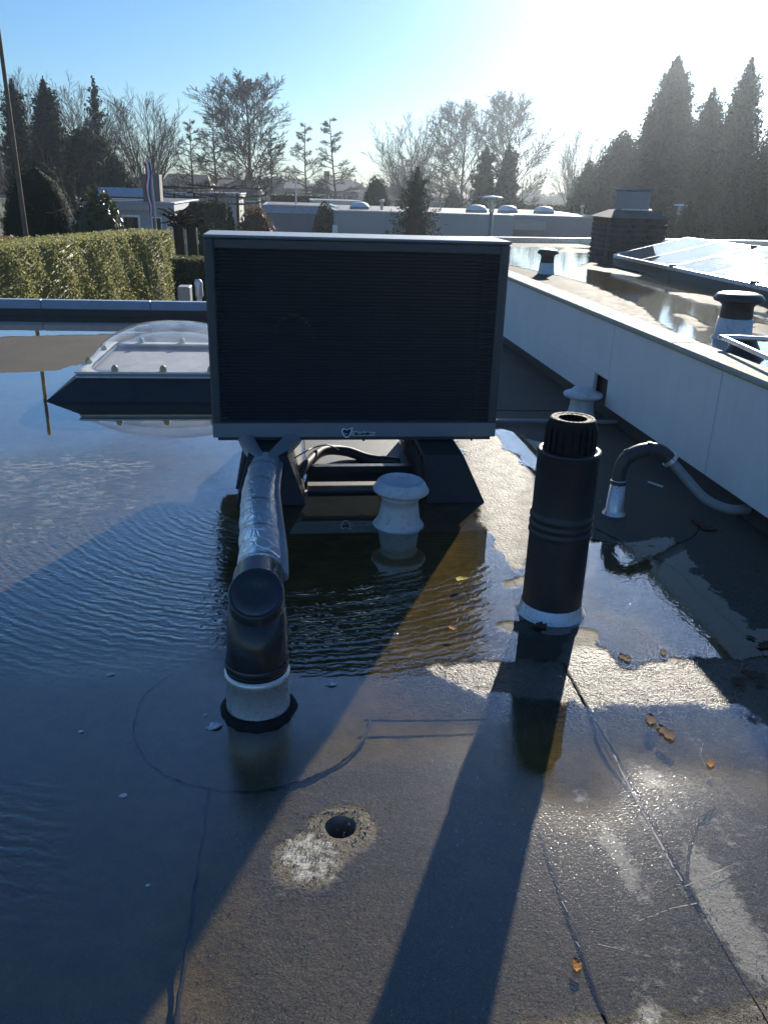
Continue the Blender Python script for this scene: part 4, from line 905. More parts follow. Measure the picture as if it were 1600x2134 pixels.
def crown(prof, h, n, leaf_s, seed, lump=0.12, jag=0.0, tiers=0, depth=0.22, core=0.78, tilt=0.8, aspect=0.55, tufts=0):
    """leaf clumps through the outer volume of a solid of revolution; prof(t) = radius"""
    rg = np.random.default_rng(seed); ts = np.linspace(0.0, 1.0, 200); w = np.array([prof(t) for t in ts]) + 0.02
    t = rg.choice(ts, n, p=w / w.sum()) + rg.uniform(-0.0025, 0.0025, n); t = np.clip(t, 0, 1); a = rg.uniform(0, 2 * math.pi, n)
    r0 = np.interp(t, ts, w - 0.02)
    lm = 1 + lump * (np.sin(3 * a + 9 * t + seed) * 0.5 + np.sin(7 * a - 17 * t + 2 * seed) * 0.35 + np.sin(13 * a + 41 * t) * 0.3)
    if tiers: lm *= 1 - jag * ((t * tiers + 0.35 * np.sin(2 * a + seed) + 0.2 * np.sin(5 * a)) % 1.0)
    r = r0 * lm * (1 - np.abs(rg.normal(0, 1, n)) * depth * 0.6) + rg.normal(0, leaf_s * 0.4, n)
    P = np.stack([r * np.cos(a), r * np.sin(a), t * h + rg.normal(0, leaf_s * 0.5, n)], 1)
    N = np.stack([np.cos(a), np.sin(a), np.full(n, 0.25)], 1)
    parts = [leaf_cloud(P, N, leaf_s, rg, aspect, tilt)]
    if tufts:     # boughs standing proud of the outline
        tt = rg.uniform(0.05, 0.93, tufts); ta = rg.uniform(0, 2 * math.pi, tufts); tr = np.interp(tt, ts, w - 0.02) * rg.uniform(0.82, 1.06, tufts) + 0.03; m_ = 26
        C = np.stack([tr * np.cos(ta), tr * np.sin(ta), tt * h], 1); dirs = np.stack([np.cos(ta), np.sin(ta), rg.uniform(0.2, 1.1, tufts)], 1)
        k = rg.uniform(-1.6, 1.3, (tufts, m_, 1)) * leaf_s * 1.9; Pt = C[:, None, :] + dirs[:, None, :] * k + rg.normal(0, leaf_s * 0.6, (tufts, m_, 3))
        parts.append(leaf_cloud(Pt.reshape(-1, 3), np.repeat(dirs, m_, 0), leaf_s * 0.9, rg, aspect, tilt))
    if core > 0: parts.append(revolve([(max(0.01, prof(k / 14)) * core * (1 - 0.45 * jag), k / 14 * h * 0.97) for k in range(15)], 16, lump * 0.7))  # unseen solid core, added to stop light passing through the leaves
    return join(parts)
def place(px, D, z=GZ): p = onY(px, 369 + 0.031 * px, D); return (p[0], D, z)
def ztop(px, py, D): return onY(px, py, D)[2]
def wpx(w, D): return w * math.hypot(D, 0) / 1720.0
def evergreen(name, label, cat, px, py, wide, D, kind, n, leaf_s, seed, m_, group=None, **kw):
    h = ztop(px, py, D) - GZ; r = wpx(wide, D) / 2; loc = place(px, D)
    if kind == 'cone': prof = lambda t: r * (1 - t) ** 0.75 * min(1, 0.55 + t * 3) + 0.02 * r
    elif kind == 'spire': prof = lambda t: r * max(0.0, 1 - t ** 2.0) ** 0.8 * min(1, 0.75 + t * 2)
    elif kind == 'egg': prof = lambda t: r * math.sqrt(max(0, 1 - max(0, (t - 0.45) / 0.55) ** 2.2)) * (0.9 + 0.1 * min(1, t * 3))
    elif kind == 'ball': prof = lambda t: r * math.sqrt(max(0, 1 - (2 * max(t, 0.25) - 1) ** 2)) if t > 0.25 else r * 0.86
    else: prof = lambda t: r * (1 - t) ** 0.9
    t = thing(name, label, cat, loc, group)
    v, f = crown(prof, h, n, leaf_s, seed, **kw)
    link_mesh('crown', np_mesh('crown', v, f), m_, t)
    MB().lathe([(r * 0.12 + 0.05, 0), (r * 0.08 + 0.04, h * 0.35), (0.03, h * 0.8)], loc, 8).build('trunk', m_bark, t)
    return t
# ---- bare trees
def bare_segments(h, seed, form):
    rn = random.Random(seed); S = []
    def grow(p, d, L, r, depth, up):
        n = 4 if depth < 2 else 3; pts = [p]; rr = [r]
        for k in range(n):
            d = (d + Vector((rn.gauss(0, 1), rn.gauss(0, 1), rn.gauss(0, 0.6))) * (0.07 if depth < 2 else 0.11) + Vector((0, 0, up))).normalized()
            p = p + d * (L / n); pts.append(p); rr.append(max(0.010, r * (1 - 0.82 * (k + 1) / n)))
            S.append((pts[-2], pts[-1], rr[-2], rr[-1]))
        return pts, rr
    def side(d, ang):
        x = d.orthogonal().normalized(); q = Matrix.Rotation(rn.uniform(0, 6.283), 3, d); return (d * math.cos(ang) + (q @ x) * math.sin(ang)).normalized()
    def sub(pts, rr, L, depth, maxd, up):
        if depth > maxd: return
        cnt = [0, 10, 8, 5][depth] if depth < 4 else 3
        for c in range(cnt):
            u = (0.18 + 0.80 * (c + rn.random()) / cnt) * (len(pts) - 1); i = min(int(u), len(pts) - 2); p = pts[i].lerp(pts[i + 1], u - i)
            d = (pts[i + 1] - pts[i]).normalized(); l = L * rn.uniform(0.34, 0.56) * (1.1 - 0.45 * u / (len(pts) - 1))
            nd = side(d, R(rn.uniform(22, 40))); r = max(0.013, rr[i] * 0.5)
            q, s = grow(p, nd, l, r, depth, up); sub(q, s, l, depth + 1, maxd, up)
    R0 = h * 0.017
    if form == 'vase':
        tl_ = h * rn.uniform(0.2, 0.27); q, s = grow(Vector((0, 0, 0)), Vector((0, 0, 1)), tl_, R0, 0, 0.05); s = [R0 * (1 - 0.05 * k) for k in range(len(s))]
        S[:] = [(a, b, R0 * 1.0, R0 * 0.92) for a, b, _, _ in S]
        m = rn.randint(9, 11)
        for k in range(m):
            a = 2 * math.pi * (k + rn.uniform(-.3, .3)) / m; tilt = R(rn.uniform(10, 38)) if k else R(4)
            d = Vector((math.sin(tilt) * math.cos(a), math.sin(tilt) * math.sin(a), math.cos(tilt))); L = (h - tl_) * rn.uniform(0.82, 1.0) * (1.0 if tilt < R(25) else 0.88)
            z0 = q[-1] - Vector((0, 0, rn.uniform(0, tl_ * 0.35) if k else 0)); p_, s_ = grow(z0, d, L, R0 * 0.62, 1, 0.05); sub(p_, s_, L, 1, 3, 0.10)
    elif form == 'oval':
        q, s = grow(Vector((0, 0, 0)), Vector((0, 0, 1)), h * 0.98, R0 * 0.9, 0, 0.2)
        for c in range(26):
            u = 0.2 + 0.78 * (c + rn.random()) / 26; i = min(int(u * 4), 3); p = q[i].lerp(q[i + 1], u * 4 - i); a = rn.uniform(0, 6.283)
            prof = math.sin(math.pi * min(1, (1.06 - u) / 0.95)) ** 0.7; tilt = R(62 - 42 * u + rn.uniform(-8, 8)); L = h * 0.36 * prof
            d = Vector((math.sin(tilt) * math.cos(a), math.sin(tilt) * math.sin(a), math.cos(tilt))); p_, s_ = grow(p, d, L, R0 * 0.4 * (1.1 - u), 1, 0.08); sub(p_, s_, L * 1.05, 1, 3, 0.07)
    elif form == 'alder':
        q, s = grow(Vector((0, 0, 0)), Vector((0, 0, 1)), h, R0 * 0.8, 0, 0.3)
        for c in range(34):
            u = 0.14 + 0.84 * (c + rn.random()) / 34; i = min(int(u * 4), 3); p = q[i].lerp(q[i + 1], u * 4 - i); a = rn.uniform(0, 6.283); tilt = R(rn.uniform(62, 84))
            L = h * 0.26 * (1.08 - u) ** 0.8; d = Vector((math.sin(tilt) * math.cos(a), math.sin(tilt) * math.sin(a), math.cos(tilt))); p_, s_ = grow(p, d, L, R0 * 0.26, 1, 0.02); sub(p_, s_, L * 0.95, 1, 2, 0.02)
    else:  # shrub: arching stems
        for c in range(46):
            a = rn.uniform(0, 6.283); tilt = R(rn.uniform(4, 42)); d = Vector((math.sin(tilt) * math.cos(a), math.sin(tilt) * math.sin(a), math.cos(tilt)))
            L = h * rn.uniform(0.6, 1.05); p_, s_ = grow(Vector((0.3 * math.cos(a), 0.3 * math.sin(a), 0)), d, L, 0.022, 1, -0.03); sub(p_, s_, L * 0.8, 2, 3, -0.02)
    return S
def seg_mesh(S, scale=1.0, keep=None):
    p0 = np.array([s[0] for s in S]) * scale; p1 = np.array([s[1] for s in S]) * scale; r0 = np.array([s[2] for s in S]) * scale; r1 = np.array([s[3] for s in S]) * scale
    d = p1 - p0; d /= np.linalg.norm(d, axis=1, keepdims=True) + 1e-9
    ref = np.where(np.abs(d[:, 2:3]) < 0.9, np.array([[0, 0, 1.0]]), np.array([[1.0, 0, 0]])); x = np.cross(d, ref); x /= np.linalg.norm(x, axis=1, keepdims=True) + 1e-9; y = np.cross(d, x)
    ring = lambda p, r: np.stack([p + (x * math.cos(k * 2.094) + y * math.sin(k * 2.094)) * r[:, None] for k in range(3)], 1)
    V = np.concatenate([ring(p0, r0), ring(p1, r1)], 1); n = len(S); V = V.reshape(-1, 3)
    b = (np.arange(n) * 6)[:, None]; f = np.concatenate([b + np.array([[k, (k + 1) % 3, 3 + (k + 1) % 3, 3 + k]]) for k in range(3)], 0)
    return V, f
LIB = {}
def bare_lib(form, seed, h=12.0):
    key = (form, seed)
    if key not in LIB:
        S = bare_segments(h, seed, form); nt = 4 if form != 'shrub' else 0
        tv, tf = seg_mesh(S[:nt]) if nt else (None, None); bv, bf = seg_mesh(S[nt:])
        zt = max(bv[:, 2].max(), 1); wd = np.percentile(np.abs(bv[:, 0]), 97)
        if form == 'alder':
            rg = np.random.default_rng(seed); tips = np.array([s[1] for s in S[nt:]]); tips = tips[rg.random(len(tips)) < 0.8]; tips = tips + rg.normal(0, 0.08, tips.shape)
            cv, cf_ = leaf_cloud(tips, np.zeros(tips.shape) + 0.01, 0.032, rg, 0.8, 1.0)
        else: cv = None
        LIB[key] = (np_mesh('trunk', tv, tf, True) if nt else None, np_mesh('branches', bv, bf, True), np_mesh('catkins', cv, cf_) if cv is not None else None, zt, wd)
    return LIB[key]
def bare_tree(px, py, wide, D, form, seed, label, group='bare winter trees on the skyline', bark=None, name='bare_tree', cat='tree'):
    tm, bm_, cm, zt, wd = bare_lib(form, seed); h = ztop(px, py, D) - GZ; loc = place(px, D); t = thing(name, label, cat, loc, group)
    sz = h / zt; sx = wpx(wide, D) / 2 / wd * (1.35 if form == 'alder' else 1.05); t.rotation_euler[2] = random.Random(seed + px).uniform(0, 6.28); t.scale = (sx, sx, sz)
    if tm: link_mesh('trunk', tm, bark or m_bark, t)
    link_mesh('branches', bm_, bark or m_bark, t)
    if cm: link_mesh('catkins', cm, l_twig, t)
    return t
BT = [(75, 138, 130, 105, 'vase', 11, 'hazy bare tree behind the two dark spruces'), (195, 150, 125, 105, 'vase', 12, 'hazy bare tree behind the thin ragged conifer'),
      (312, 165, 140, 74, 'vase', 13, 'vase-shaped bare tree above the chimney with the pennant'), (533, 146, 165, 68, 'oval', 18, 'tallest spreading bare tree with dense twigs, above the dark-roofed house'),
      (398, 250, 60, 72, 'alder', 21, 'narrow catkin-speckled tree beside the vase-shaped bare tree'), (455, 222, 75, 72, 'alder', 22, 'catkin-speckled tree between the narrow one and the tallest bare tree'),
      (563, 285, 70, 66, 'alder', 21, 'low catkin-speckled tree in front of the tallest bare tree'), (640, 256, 64, 70, 'alder', 22, 'slim catkin-speckled tree with clear sky on both sides'),
      (708, 247, 84, 68, 'alder', 23, 'pyramid-shaped catkin-speckled tree beside the bright gap of sky'), (866, 213, 100, 82, 'vase', 12, 'upright bare tree behind the loose juniper'),
      (832, 325, 60, 78, 'alder', 23, 'small catkin-speckled tree at the edge of the bright gap of sky'), (965, 202, 118, 76, 'oval', 16, 'spreading bare tree behind the pair of small dark conifers'),
      (1088, 180, 145, 72, 'oval', 19, 'broad bare tree rising behind the street lamp'), (1195, 243, 100, 76, 'vase', 13, 'bare tree beside the tall cypress screen'),
      (20, 250, 80, 100, 'vase', 11, 'faint bare tree behind the leaning pole'), (910, 300, 70, 92, 'alder', 21, 'faint catkin-speckled tree between two upright bare trees'),
      (270, 290, 70, 92, 'alder', 23, 'low hazy tree beside the thin ragged conifer')]
for a in BT: bare_tree(*a)
# far wood: a tangle that reads as one mass
VV = []; rnw = random.Random(8); S1 = bare_segments(9.0, 77, 'shrub'); sv, sf = seg_mesh(S1[::2])
parts = []
for k in range(64):
    X = -95 + 260 * (k + rnw.random()) / 64; Y = rnw.uniform(115, 175); s = rnw.uniform(0.5, 0.85) * (1.0 + 0.25 * math.sin(k * 0.7)); a = rnw.uniform(0, 6.28); c_, s_ = math.cos(a), math.sin(a)
    v = sv * np.array([1.6, 1.6, 1.0]) * s; v = np.stack([v[:, 0] * c_ - v[:, 1] * s_ + X, v[:, 0] * s_ + v[:, 1] * c_ + Y, v[:, 2] + GZ], 1); parts.append((v, sf))
v, f = join(parts); tag(link_mesh('far_wood', np_mesh('far_wood', v, f), m_bark), 'hazy tangle of distant bare woodland along the horizon', 'woodland', kind='stuff')
parts = []; rgw = np.random.default_rng(4)
for k in range(90):
    X = -110 + 300 * (k + rgw.random()) / 90; Y = rgw.uniform(150, 200); rr = rgw.uniform(2.5, 4.5); hh = rgw.uniform(3.8, 5.6)
    cv, cf_ = crown(lambda t: rr * math.sqrt(max(0.0, 1 - t ** 2)), hh, 260, 0.5, 100 + k, lump=0.25, core=0.85); parts.append((cv + np.array([X, Y, GZ]), cf_))
v, f = join(parts); tag(link_mesh('far_scrub', np_mesh('far_scrub', v, f), l_con), 'low dark line of far-off scrub below the bare woodland', 'scrub', kind='stuff')

# ---- evergreens
evergreen('spruce_tree', 'dark spruce next to the leaning pole', 'tree', 48, 168, 95, 52, 'cone', 12000, 0.10, 1, l_con, lump=0.14, jag=0.5, tiers=17, depth=0.35, core=0.55, tufts=260)
evergreen('spruce_tree', 'broad dark spruce between the narrower spruce and the ragged conifer', 'tree', 112, 166, 130, 50, 'cone', 16000, 0.10, 2, l_con, lump=0.16, jag=0.42, tiers=15, depth=0.35, core=0.6, tufts=320)
evergreen('ragged_conifer', 'thin ragged conifer with gaps between its branches', 'tree', 212, 158, 88, 54, 'cone', 3400, 0.10, 3, l_con, lump=0.4, jag=0.75, tiers=13, depth=0.9, core=0.0, tufts=90)
evergreen('evergreen_shrub', 'dark evergreen thicket below the ragged conifer', 'shrub', 188, 268, 110, 46, 'egg', 5000, 0.14, 4, l_con, lump=0.3)
evergreen('evergreen_shrub', 'small dark evergreen beside the far flat roof', 'shrub', 240, 330, 60, 44, 'egg', 2500, 0.13, 5, l_con, lump=0.25)
evergreen('small_cypress', 'small dark conifer behind the street lamp, on the juniper side of its twin', 'tree', 1008, 305, 78, 46, 'cone', 6000, 0.11, 6, l_con, lump=0.2, jag=0.25, tiers=14, core=0.7, tufts=120)
evergreen('small_cypress', 'small dark conifer behind the street lamp, on the cypress side of its twin', 'tree', 1054, 300, 86, 46, 'cone', 6000, 0.11, 7, l_con, lump=0.2, jag=0.25, tiers=14, core=0.7, tufts=120)
CY = [(1372, 112, 165, 33, 34000, 'tallest cypress of the screen, rising straight up into the glare'), (1285, 268, 200, 36, 14000, 'lower cypress at the open end of the screen'), (1222, 330, 110, 40, 6000, 'smallest cypress tapering off the end of the screen'),
      (1452, 180, 130, 31, 12000, 'cypress with a rounded shoulder leaning on the ragged-topped one'), (1516, 118, 125, 30, 16000, 'ragged-topped cypress with an uneven spiky tip'), (1618, 160, 170, 29, 15000, 'dense cypress behind the far end of the solar panels')]
for i, (px, py, w, D, n, lab) in enumerate(CY):
    evergreen('cypress_tree', lab, 'tree', px, py, w, D, 'spire', int(n * 1.5) if i else n, 0.062, 30 + i, l_con, 'cypress screen', lump=0.26, depth=0.32, core=0.78, tufts=int(n / 40))
evergreen('loose_juniper', 'loose spiky juniper in front of the white garden wall', 'shrub', 868, 348, 205, 24, 'cone', 12000, 0.05, 40, l_con, lump=0.5, jag=0.5, tiers=8, depth=0.6, core=0.5, aspect=0.3, tufts=240)
TOP = [(75, 333, 148, 19, 'egg', 26000, 0.018, 'huge clipped yew dome behind the tall hedge', l_dark), (785, 364, 60, 44, 'egg', 3500, 0.06, 'clipped yew column above the far flat roofs', l_dark),
       (677, 419, 52, 31, 'egg', 2600, 0.05, 'clipped yew column against the grey flat-roofed house', l_dark), (477, 430, 60, 24, 'cone', 2600, 0.045, 'small clipped yew cone in front of the rusty shrub', l_dark),
       (1438, 419, 70, 20, 'egg', 3000, 0.04, 'clipped pointed yew dome behind the solar panels', l_dark), (945, 393, 44, 52, 'egg', 1800, 0.07, 'distant clipped dome beside the juniper', l_dark),
       (272, 376, 60, 34, 'ball', 2600, 0.06, 'rounded dark bush behind the chimney with the pennant', l_dark), (765, 421, 34, 34, 'ball', 1500, 0.05, 'low round bush on the near side of the yew column', l_dark)]
for px, py, w, D, kind, n, ls, lab, m_ in TOP:
    evergreen('clipped_yew', lab, 'topiary', px, py, w, D, kind, n, ls, px, m_, lump=0.012, depth=0.03, core=0.97, tilt=0.4)
evergreen('laurel_bush', 'glossy-leaved laurel bush beside the huge yew dome', 'shrub', 196, 392, 120, 17.5, 'egg', 5200, 0.055, 51, l_glossy, lump=0.2, depth=0.25, core=0.82)
evergreen('rusty_shrub', 'rusty red and green shrub before the grey flat-roofed house', 'shrub', 530, 428, 95, 25, 'ball', 3600, 0.06, 52, l_rust, lump=0.3, depth=0.35, core=0.8)
evergreen('dark_shrub', 'dark broad shrub under the trained trees', 'shrub', 432, 465, 100, 21, 'ball', 3600, 0.05, 53, l_dark, lump=0.2, core=0.85)
bare_tree(70, 262, 200, 20, 'shrub', 31, 'sprawling bare twiggy shrub arching over the huge yew dome', None, m_barkl, 'twiggy_shrub', 'shrub')
bare_tree(175, 345, 150, 21.5, 'shrub', 32, 'lower bare twiggy shrub behind the laurel bush', None, m_barkl, 'twiggy_shrub', 'shrub')

# ---- hedges
def hedge(name, label, A, B, depth, ztop_, n, ls, m_, seed, mtop=None, zbot=GZ, bulge=0.0):
    A = np.array(A[:2]); B = np.array(B[:2]); d = B - A; L = np.linalg.norm(d); d = d / L; nn = np.array([d[1], -d[0]])     # face normal, to the right of A->B
    back = -nn; c = (A + B) / 2; rg = np.random.default_rng(seed); loc = (c[0], c[1], zbot); t = thing(name, label, 'hedge', loc); hh = ztop_ - zbot
    def W(u, w, z): return np.stack([A[0] + d[0] * u + back[0] * w, A[1] + d[1] * u + back[1] * w, z], -1)
    ar = [L * hh, L * depth, depth * hh, depth * hh]; tot = sum(ar); P = []; N = []
    k = int(n * ar[0] / tot); u, z = rg.uniform(0, L, k), zbot + hh * rg.uniform(0, 1, k) ** 0.75; P.append(W(u, 0.03 * np.sin(u * 5) + 0.03 * np.sin(u * 11 + z * 7) + rg.normal(0, 0.03, k), z)); N.append(np.tile([nn[0], nn[1], 0.15], (k, 1)))
    k = int(n * (ar[2]) / tot)
    for uu, s in ((0, -1), (L, 1)): z = zbot + hh * rg.uniform(0, 1, k); P.append(W(uu + rg.normal(0, 0.025, k), rg.uniform(0, depth, k), z)); N.append(np.tile([s * d[0], s * d[1], 0.1], (k, 1)))
    v, f = leaf_cloud(np.concatenate(P), np.concatenate(N), ls, rg, 0.55, 0.95)
    box = W(np.array([0.03, L - .03, L - .03, 0.03] * 2), np.array([0.035, 0.035, depth - .03, depth - .03] * 2), np.array([zbot] * 4 + [ztop_ - 0.05] * 4))
    v, f = join([(v, f), (box, [(0, 1, 5, 4), (1, 2, 6, 5), (2, 3, 7, 6), (3, 0, 4, 7), (4, 5, 6, 7)])])
    link_mesh('clipped_face', np_mesh('hedge', v - np.array(loc), f), m_, t)
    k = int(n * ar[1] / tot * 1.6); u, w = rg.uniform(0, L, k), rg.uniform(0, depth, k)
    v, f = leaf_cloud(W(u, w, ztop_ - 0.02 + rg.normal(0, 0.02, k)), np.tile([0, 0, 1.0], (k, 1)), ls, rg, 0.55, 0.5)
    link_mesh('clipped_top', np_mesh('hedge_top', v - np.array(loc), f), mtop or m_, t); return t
hA, hB, hC = onz(0, 515, 0.3)[:2], onz(360, 480, 0.3)[:2], onz(276, 488, 0.3)[:2]; hd_ = (hB - hA) / np.linalg.norm(hB - hA)
hedge('tall_hedge', 'long tall clipped hedge lit yellow-green behind the roof edge', hA - hd_ * 3.0, hC - hd_ * 0.05, 0.9, 0.30, 62000, 0.021, l_hedge, 61)
hedge('tall_hedge', 'short end section of the tall hedge, past the dark crevice', hC + hd_ * 0.05, hB, 0.9, 0.30, 22000, 0.021, l_hedge, 62)
nb_ = np.array([-hd_[1], hd_[0]])
hedge('beech_hedge', 'brown-topped hedge running behind the tall yellow-green one', hA - hd_ * 3 + nb_ * 1.0, hA + hd_ * 2.2 + nb_ * 1.0, 0.9, 0.30, 9000, 0.04, l_hbrown, 63)
def hedge_px(label, x0, x1, y, D, depth, n, ls, m_, seed, mtop=None): 
    a, b = onY(x0, y, D), onY(x1, y, D); return hedge('garden_hedge', label, b[:2] * 1.0, a[:2] * 1.0, -depth, (a[2] + b[2]) / 2, n, ls, m_, seed, mtop)
def hedge_front(label, x0, x1, y, D, depth, n, ls, m_, seed, mtop=None, name='garden_hedge'):
    a, b = onY(x0, y, D), onY(x1, y, D); return hedge(name, label, (a[0], D), (b[0], D), depth, (a[2] + b[2]) / 2, n, ls, m_, seed, mtop)
hedge_front('low dark hedge with a pale trimmed top beside the tall hedge', 361, 470, 541, 15.0, 0.8, 7000, 0.03, l_dark, 64, l_littop)
hedge_front('far clipped hedge with sunlit top above the grey flat roof', 566, 672, 407, 50, 1.2, 3500, 0.08, l_dark, 65, l_littop)
hedge_front('far clipped hedge between the bare tree and the cypress screen', 1078, 1185, 426, 46, 1.2, 3000, 0.08, l_dark, 66, l_littop)
hedge_front('green hedge under the trained trees', 362, 470, 422, 30, 1.0, 3000, 0.06, l_con, 67)

# ---- houses
def flat_house(label, x0, x1, ytop, yfas, D, depth, wall, fascia, wins=(), name='flat_roofed_house'):
    a, b = onY(x0, ytop, D), onY(x1, ytop, D); zt = (a[2] + b[2]) / 2; zf = onY((x0 + x1) / 2, yfas + (a[2] - a[2]), D)[2]; zf = min(zf, zt - 0.08)
    t = thing(name, label, 'house', ((a[0] + b[0]) / 2, D + depth / 2, GZ)); e = 0.12
    MB().box((a[0] + e, D + e, GZ), (b[0] - e, D + depth - e, zf)).build('wall', wall, t)
    MB().box((a[0], D, zf + .002), (b[0], D + depth, zt - 0.05)).build('fascia', fascia, t)
    MB().box((a[0] - 0.03, D - 0.03, zt - 0.048), (b[0] + 0.03, D + depth + 0.03, zt), 0.01).build('roof_edge', m_alup, t)
    MB().box((a[0] + .12, D + .12, zt + .001), (b[0] - .12, D + depth - .12, zt + .012)).build('roof_felt', m_bit, t)
    for (wx0, wx1, wy0, wy1) in wins:
        p, q = onY(wx0, wy1, D), onY(wx1, wy0, D)
        w = MB().box((p[0], D + e - 0.05, p[2]), (q[0], D + e + 0.02, q[2])).build('window', m_frame, t)
        g = min(0.06, (q[0] - p[0]) * 0.12); MB().box((p[0] + g, D + e - 0.06, p[2] + g), (q[0] - g, D + e - 0.052, q[2] - g)).build('pane', m_glassd, w)
    return t, a, b, zt
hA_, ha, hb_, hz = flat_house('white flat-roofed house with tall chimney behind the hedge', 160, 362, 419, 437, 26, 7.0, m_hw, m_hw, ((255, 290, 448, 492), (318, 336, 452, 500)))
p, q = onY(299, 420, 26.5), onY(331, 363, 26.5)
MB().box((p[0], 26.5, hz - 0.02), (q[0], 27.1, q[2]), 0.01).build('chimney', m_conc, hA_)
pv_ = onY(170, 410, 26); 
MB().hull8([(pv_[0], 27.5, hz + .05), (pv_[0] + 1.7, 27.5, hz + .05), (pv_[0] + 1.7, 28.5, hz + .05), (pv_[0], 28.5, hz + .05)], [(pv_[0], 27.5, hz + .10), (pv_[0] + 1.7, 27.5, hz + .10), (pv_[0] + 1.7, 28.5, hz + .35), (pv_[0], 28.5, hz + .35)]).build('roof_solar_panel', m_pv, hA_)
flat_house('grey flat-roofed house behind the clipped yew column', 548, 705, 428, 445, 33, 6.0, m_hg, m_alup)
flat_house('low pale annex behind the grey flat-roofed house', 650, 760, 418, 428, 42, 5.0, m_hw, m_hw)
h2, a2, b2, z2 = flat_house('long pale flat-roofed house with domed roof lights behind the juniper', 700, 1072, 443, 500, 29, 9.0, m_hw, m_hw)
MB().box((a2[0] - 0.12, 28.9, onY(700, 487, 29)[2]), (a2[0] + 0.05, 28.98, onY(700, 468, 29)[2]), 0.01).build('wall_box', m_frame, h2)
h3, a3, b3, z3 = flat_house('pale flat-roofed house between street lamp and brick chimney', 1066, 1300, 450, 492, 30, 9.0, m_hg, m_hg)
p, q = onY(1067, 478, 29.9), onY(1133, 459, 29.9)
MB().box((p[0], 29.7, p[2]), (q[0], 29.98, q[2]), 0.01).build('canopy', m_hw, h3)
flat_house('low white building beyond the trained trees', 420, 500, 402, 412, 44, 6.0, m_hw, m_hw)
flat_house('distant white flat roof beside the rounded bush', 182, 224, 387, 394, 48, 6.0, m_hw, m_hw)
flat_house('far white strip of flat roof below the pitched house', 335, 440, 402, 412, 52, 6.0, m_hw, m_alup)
def pitched(label, x0, x1, yr, ye, D, depth, roofm, wallm, chim=None):
    a, b = onY(x0, ye, D), onY(x1, ye, D); zr = onY((x0 + x1) / 2, yr, D + depth / 2)[2]; ze = (a[2] + b[2]) / 2; X0_, X1_ = a[0], b[0]
    t = thing('pitched_roof_house', label, 'house', ((X0_ + X1_) / 2, D + depth / 2, GZ))
    MB().box((X0_ + .3, D + .3, GZ), (X1_ - .3, D + depth - .3, ze)).build('wall', wallm, t); hip = (X1_ - X0_) * 0.14; ym = D + depth / 2
    rf = MB().add([(X0_, D, ze), (X1_, D, ze), (X1_, D + depth, ze), (X0_, D + depth, ze), (X0_ + hip, ym, zr), (X1_ - hip, ym, zr)], [(0, 1, 5, 4), (2, 3, 4, 5), (1, 2, 5), (3, 0, 4), (3, 2, 1, 0)]).build('roof', roofm, t)
    if chim: cx_ = X0_ + (X1_ - X0_) * chim; MB().box((cx_ - .35, ym - .4, zr - .8), (cx_ + .35, ym + .4, zr + 0.9)).build('chimney', m_hb, rf)
    n = 3
    for k in range(n):
        wx = X0_ + (X1_ - X0_) * (k + 0.7) / (n + 0.4); w = MB().box((wx - .6, D + .24, ze - 1.7), (wx + .6, D + .31, ze - .4)).build('window', m_frame, t); MB().box((wx - .52, D + .22, ze - 1.62), (wx + .52, D + .238, ze - .48)).build('pane', m_glassd, w)
    return t
pitched('far house with long grey-blue roof under the catkin-speckled trees', 322, 442, 362, 398, 78, 9, m_tile, m_hw)
pitched('far house with dark brown roof below the tallest bare tree', 436, 545, 374, 404, 62, 8, m_tile, m_hb)
pitched('hazy far house with chimney beside the clipped yew column', 655, 752, 373, 398, 105, 9, m_tile, m_hb, 0.3)
pitched('hazy far house with low roof beside the far clipped hedge', 590, 650, 372, 392, 115, 9, m_tile, m_hb)
pitched('hazy far house behind the pair of small dark conifers', 900, 985, 392, 412, 95, 9, m_tile, m_hw)
# ---- roof lights and pipes on the far roofs
def rooflight(px, py, w, D, zr, lab):
    p = onY(px, py, D); r = wpx(w, D) / 2; t = thing('domed_rooflight', lab, 'rooflight', (p[0], D, zr))
    MB().lathe([(r * 1.05, 0.0), (r * 1.02, 0.10)], (p[0], D, zr), 24).build('kerb', m_hw, t); MB().lathe([(r, 0.10), (r * .92, 0.10 + r * .18), (r * .7, 0.10 + r * .36), (r * .35, 0.10 + r * .46), (0.002, 0.10 + r * .48)], (p[0], D, zr), 24).build('dome', m_frame, t)
rooflight(749, 440, 38, 31, z2, 'domed rooflight above the pale wall next to the clipped yew column'); rooflight(992, 445, 42, 31, z2, 'domed rooflight between the juniper and the street lamp'); rooflight(1057, 446, 40, 32, z2, 'domed rooflight just past the street lamp towards the cypress screen'); rooflight(1132, 450, 42, 32, z3, 'domed rooflight nearest the cypress screen')
for px, D, zz, lab in ((795, 31, z2, 'tiny vent pipe beside the domed rooflight on the pale house'), (1213, 32, z3, 'tiny vent pipe on the roof edge near the brick chimney'), (617, 35, onY(600, 428, 33)[2], 'thin pole on the grey flat roof')):
    p = onY(px, 440, D); h = 0.95 if px == 617 else 0.28
    MB().lathe([(0.05, 0), (0.05, h), (0.09, h), (0.09, h + 0.07), (0.002, h + 0.09)] if px != 617 else [(0.03, 0), (0.025, h), (0.002, h + .02)], (p[0], D, zz), 12).build('vent_pipe', m_frame, loc=(p[0], D, zz), label=lab, cat='pipe')
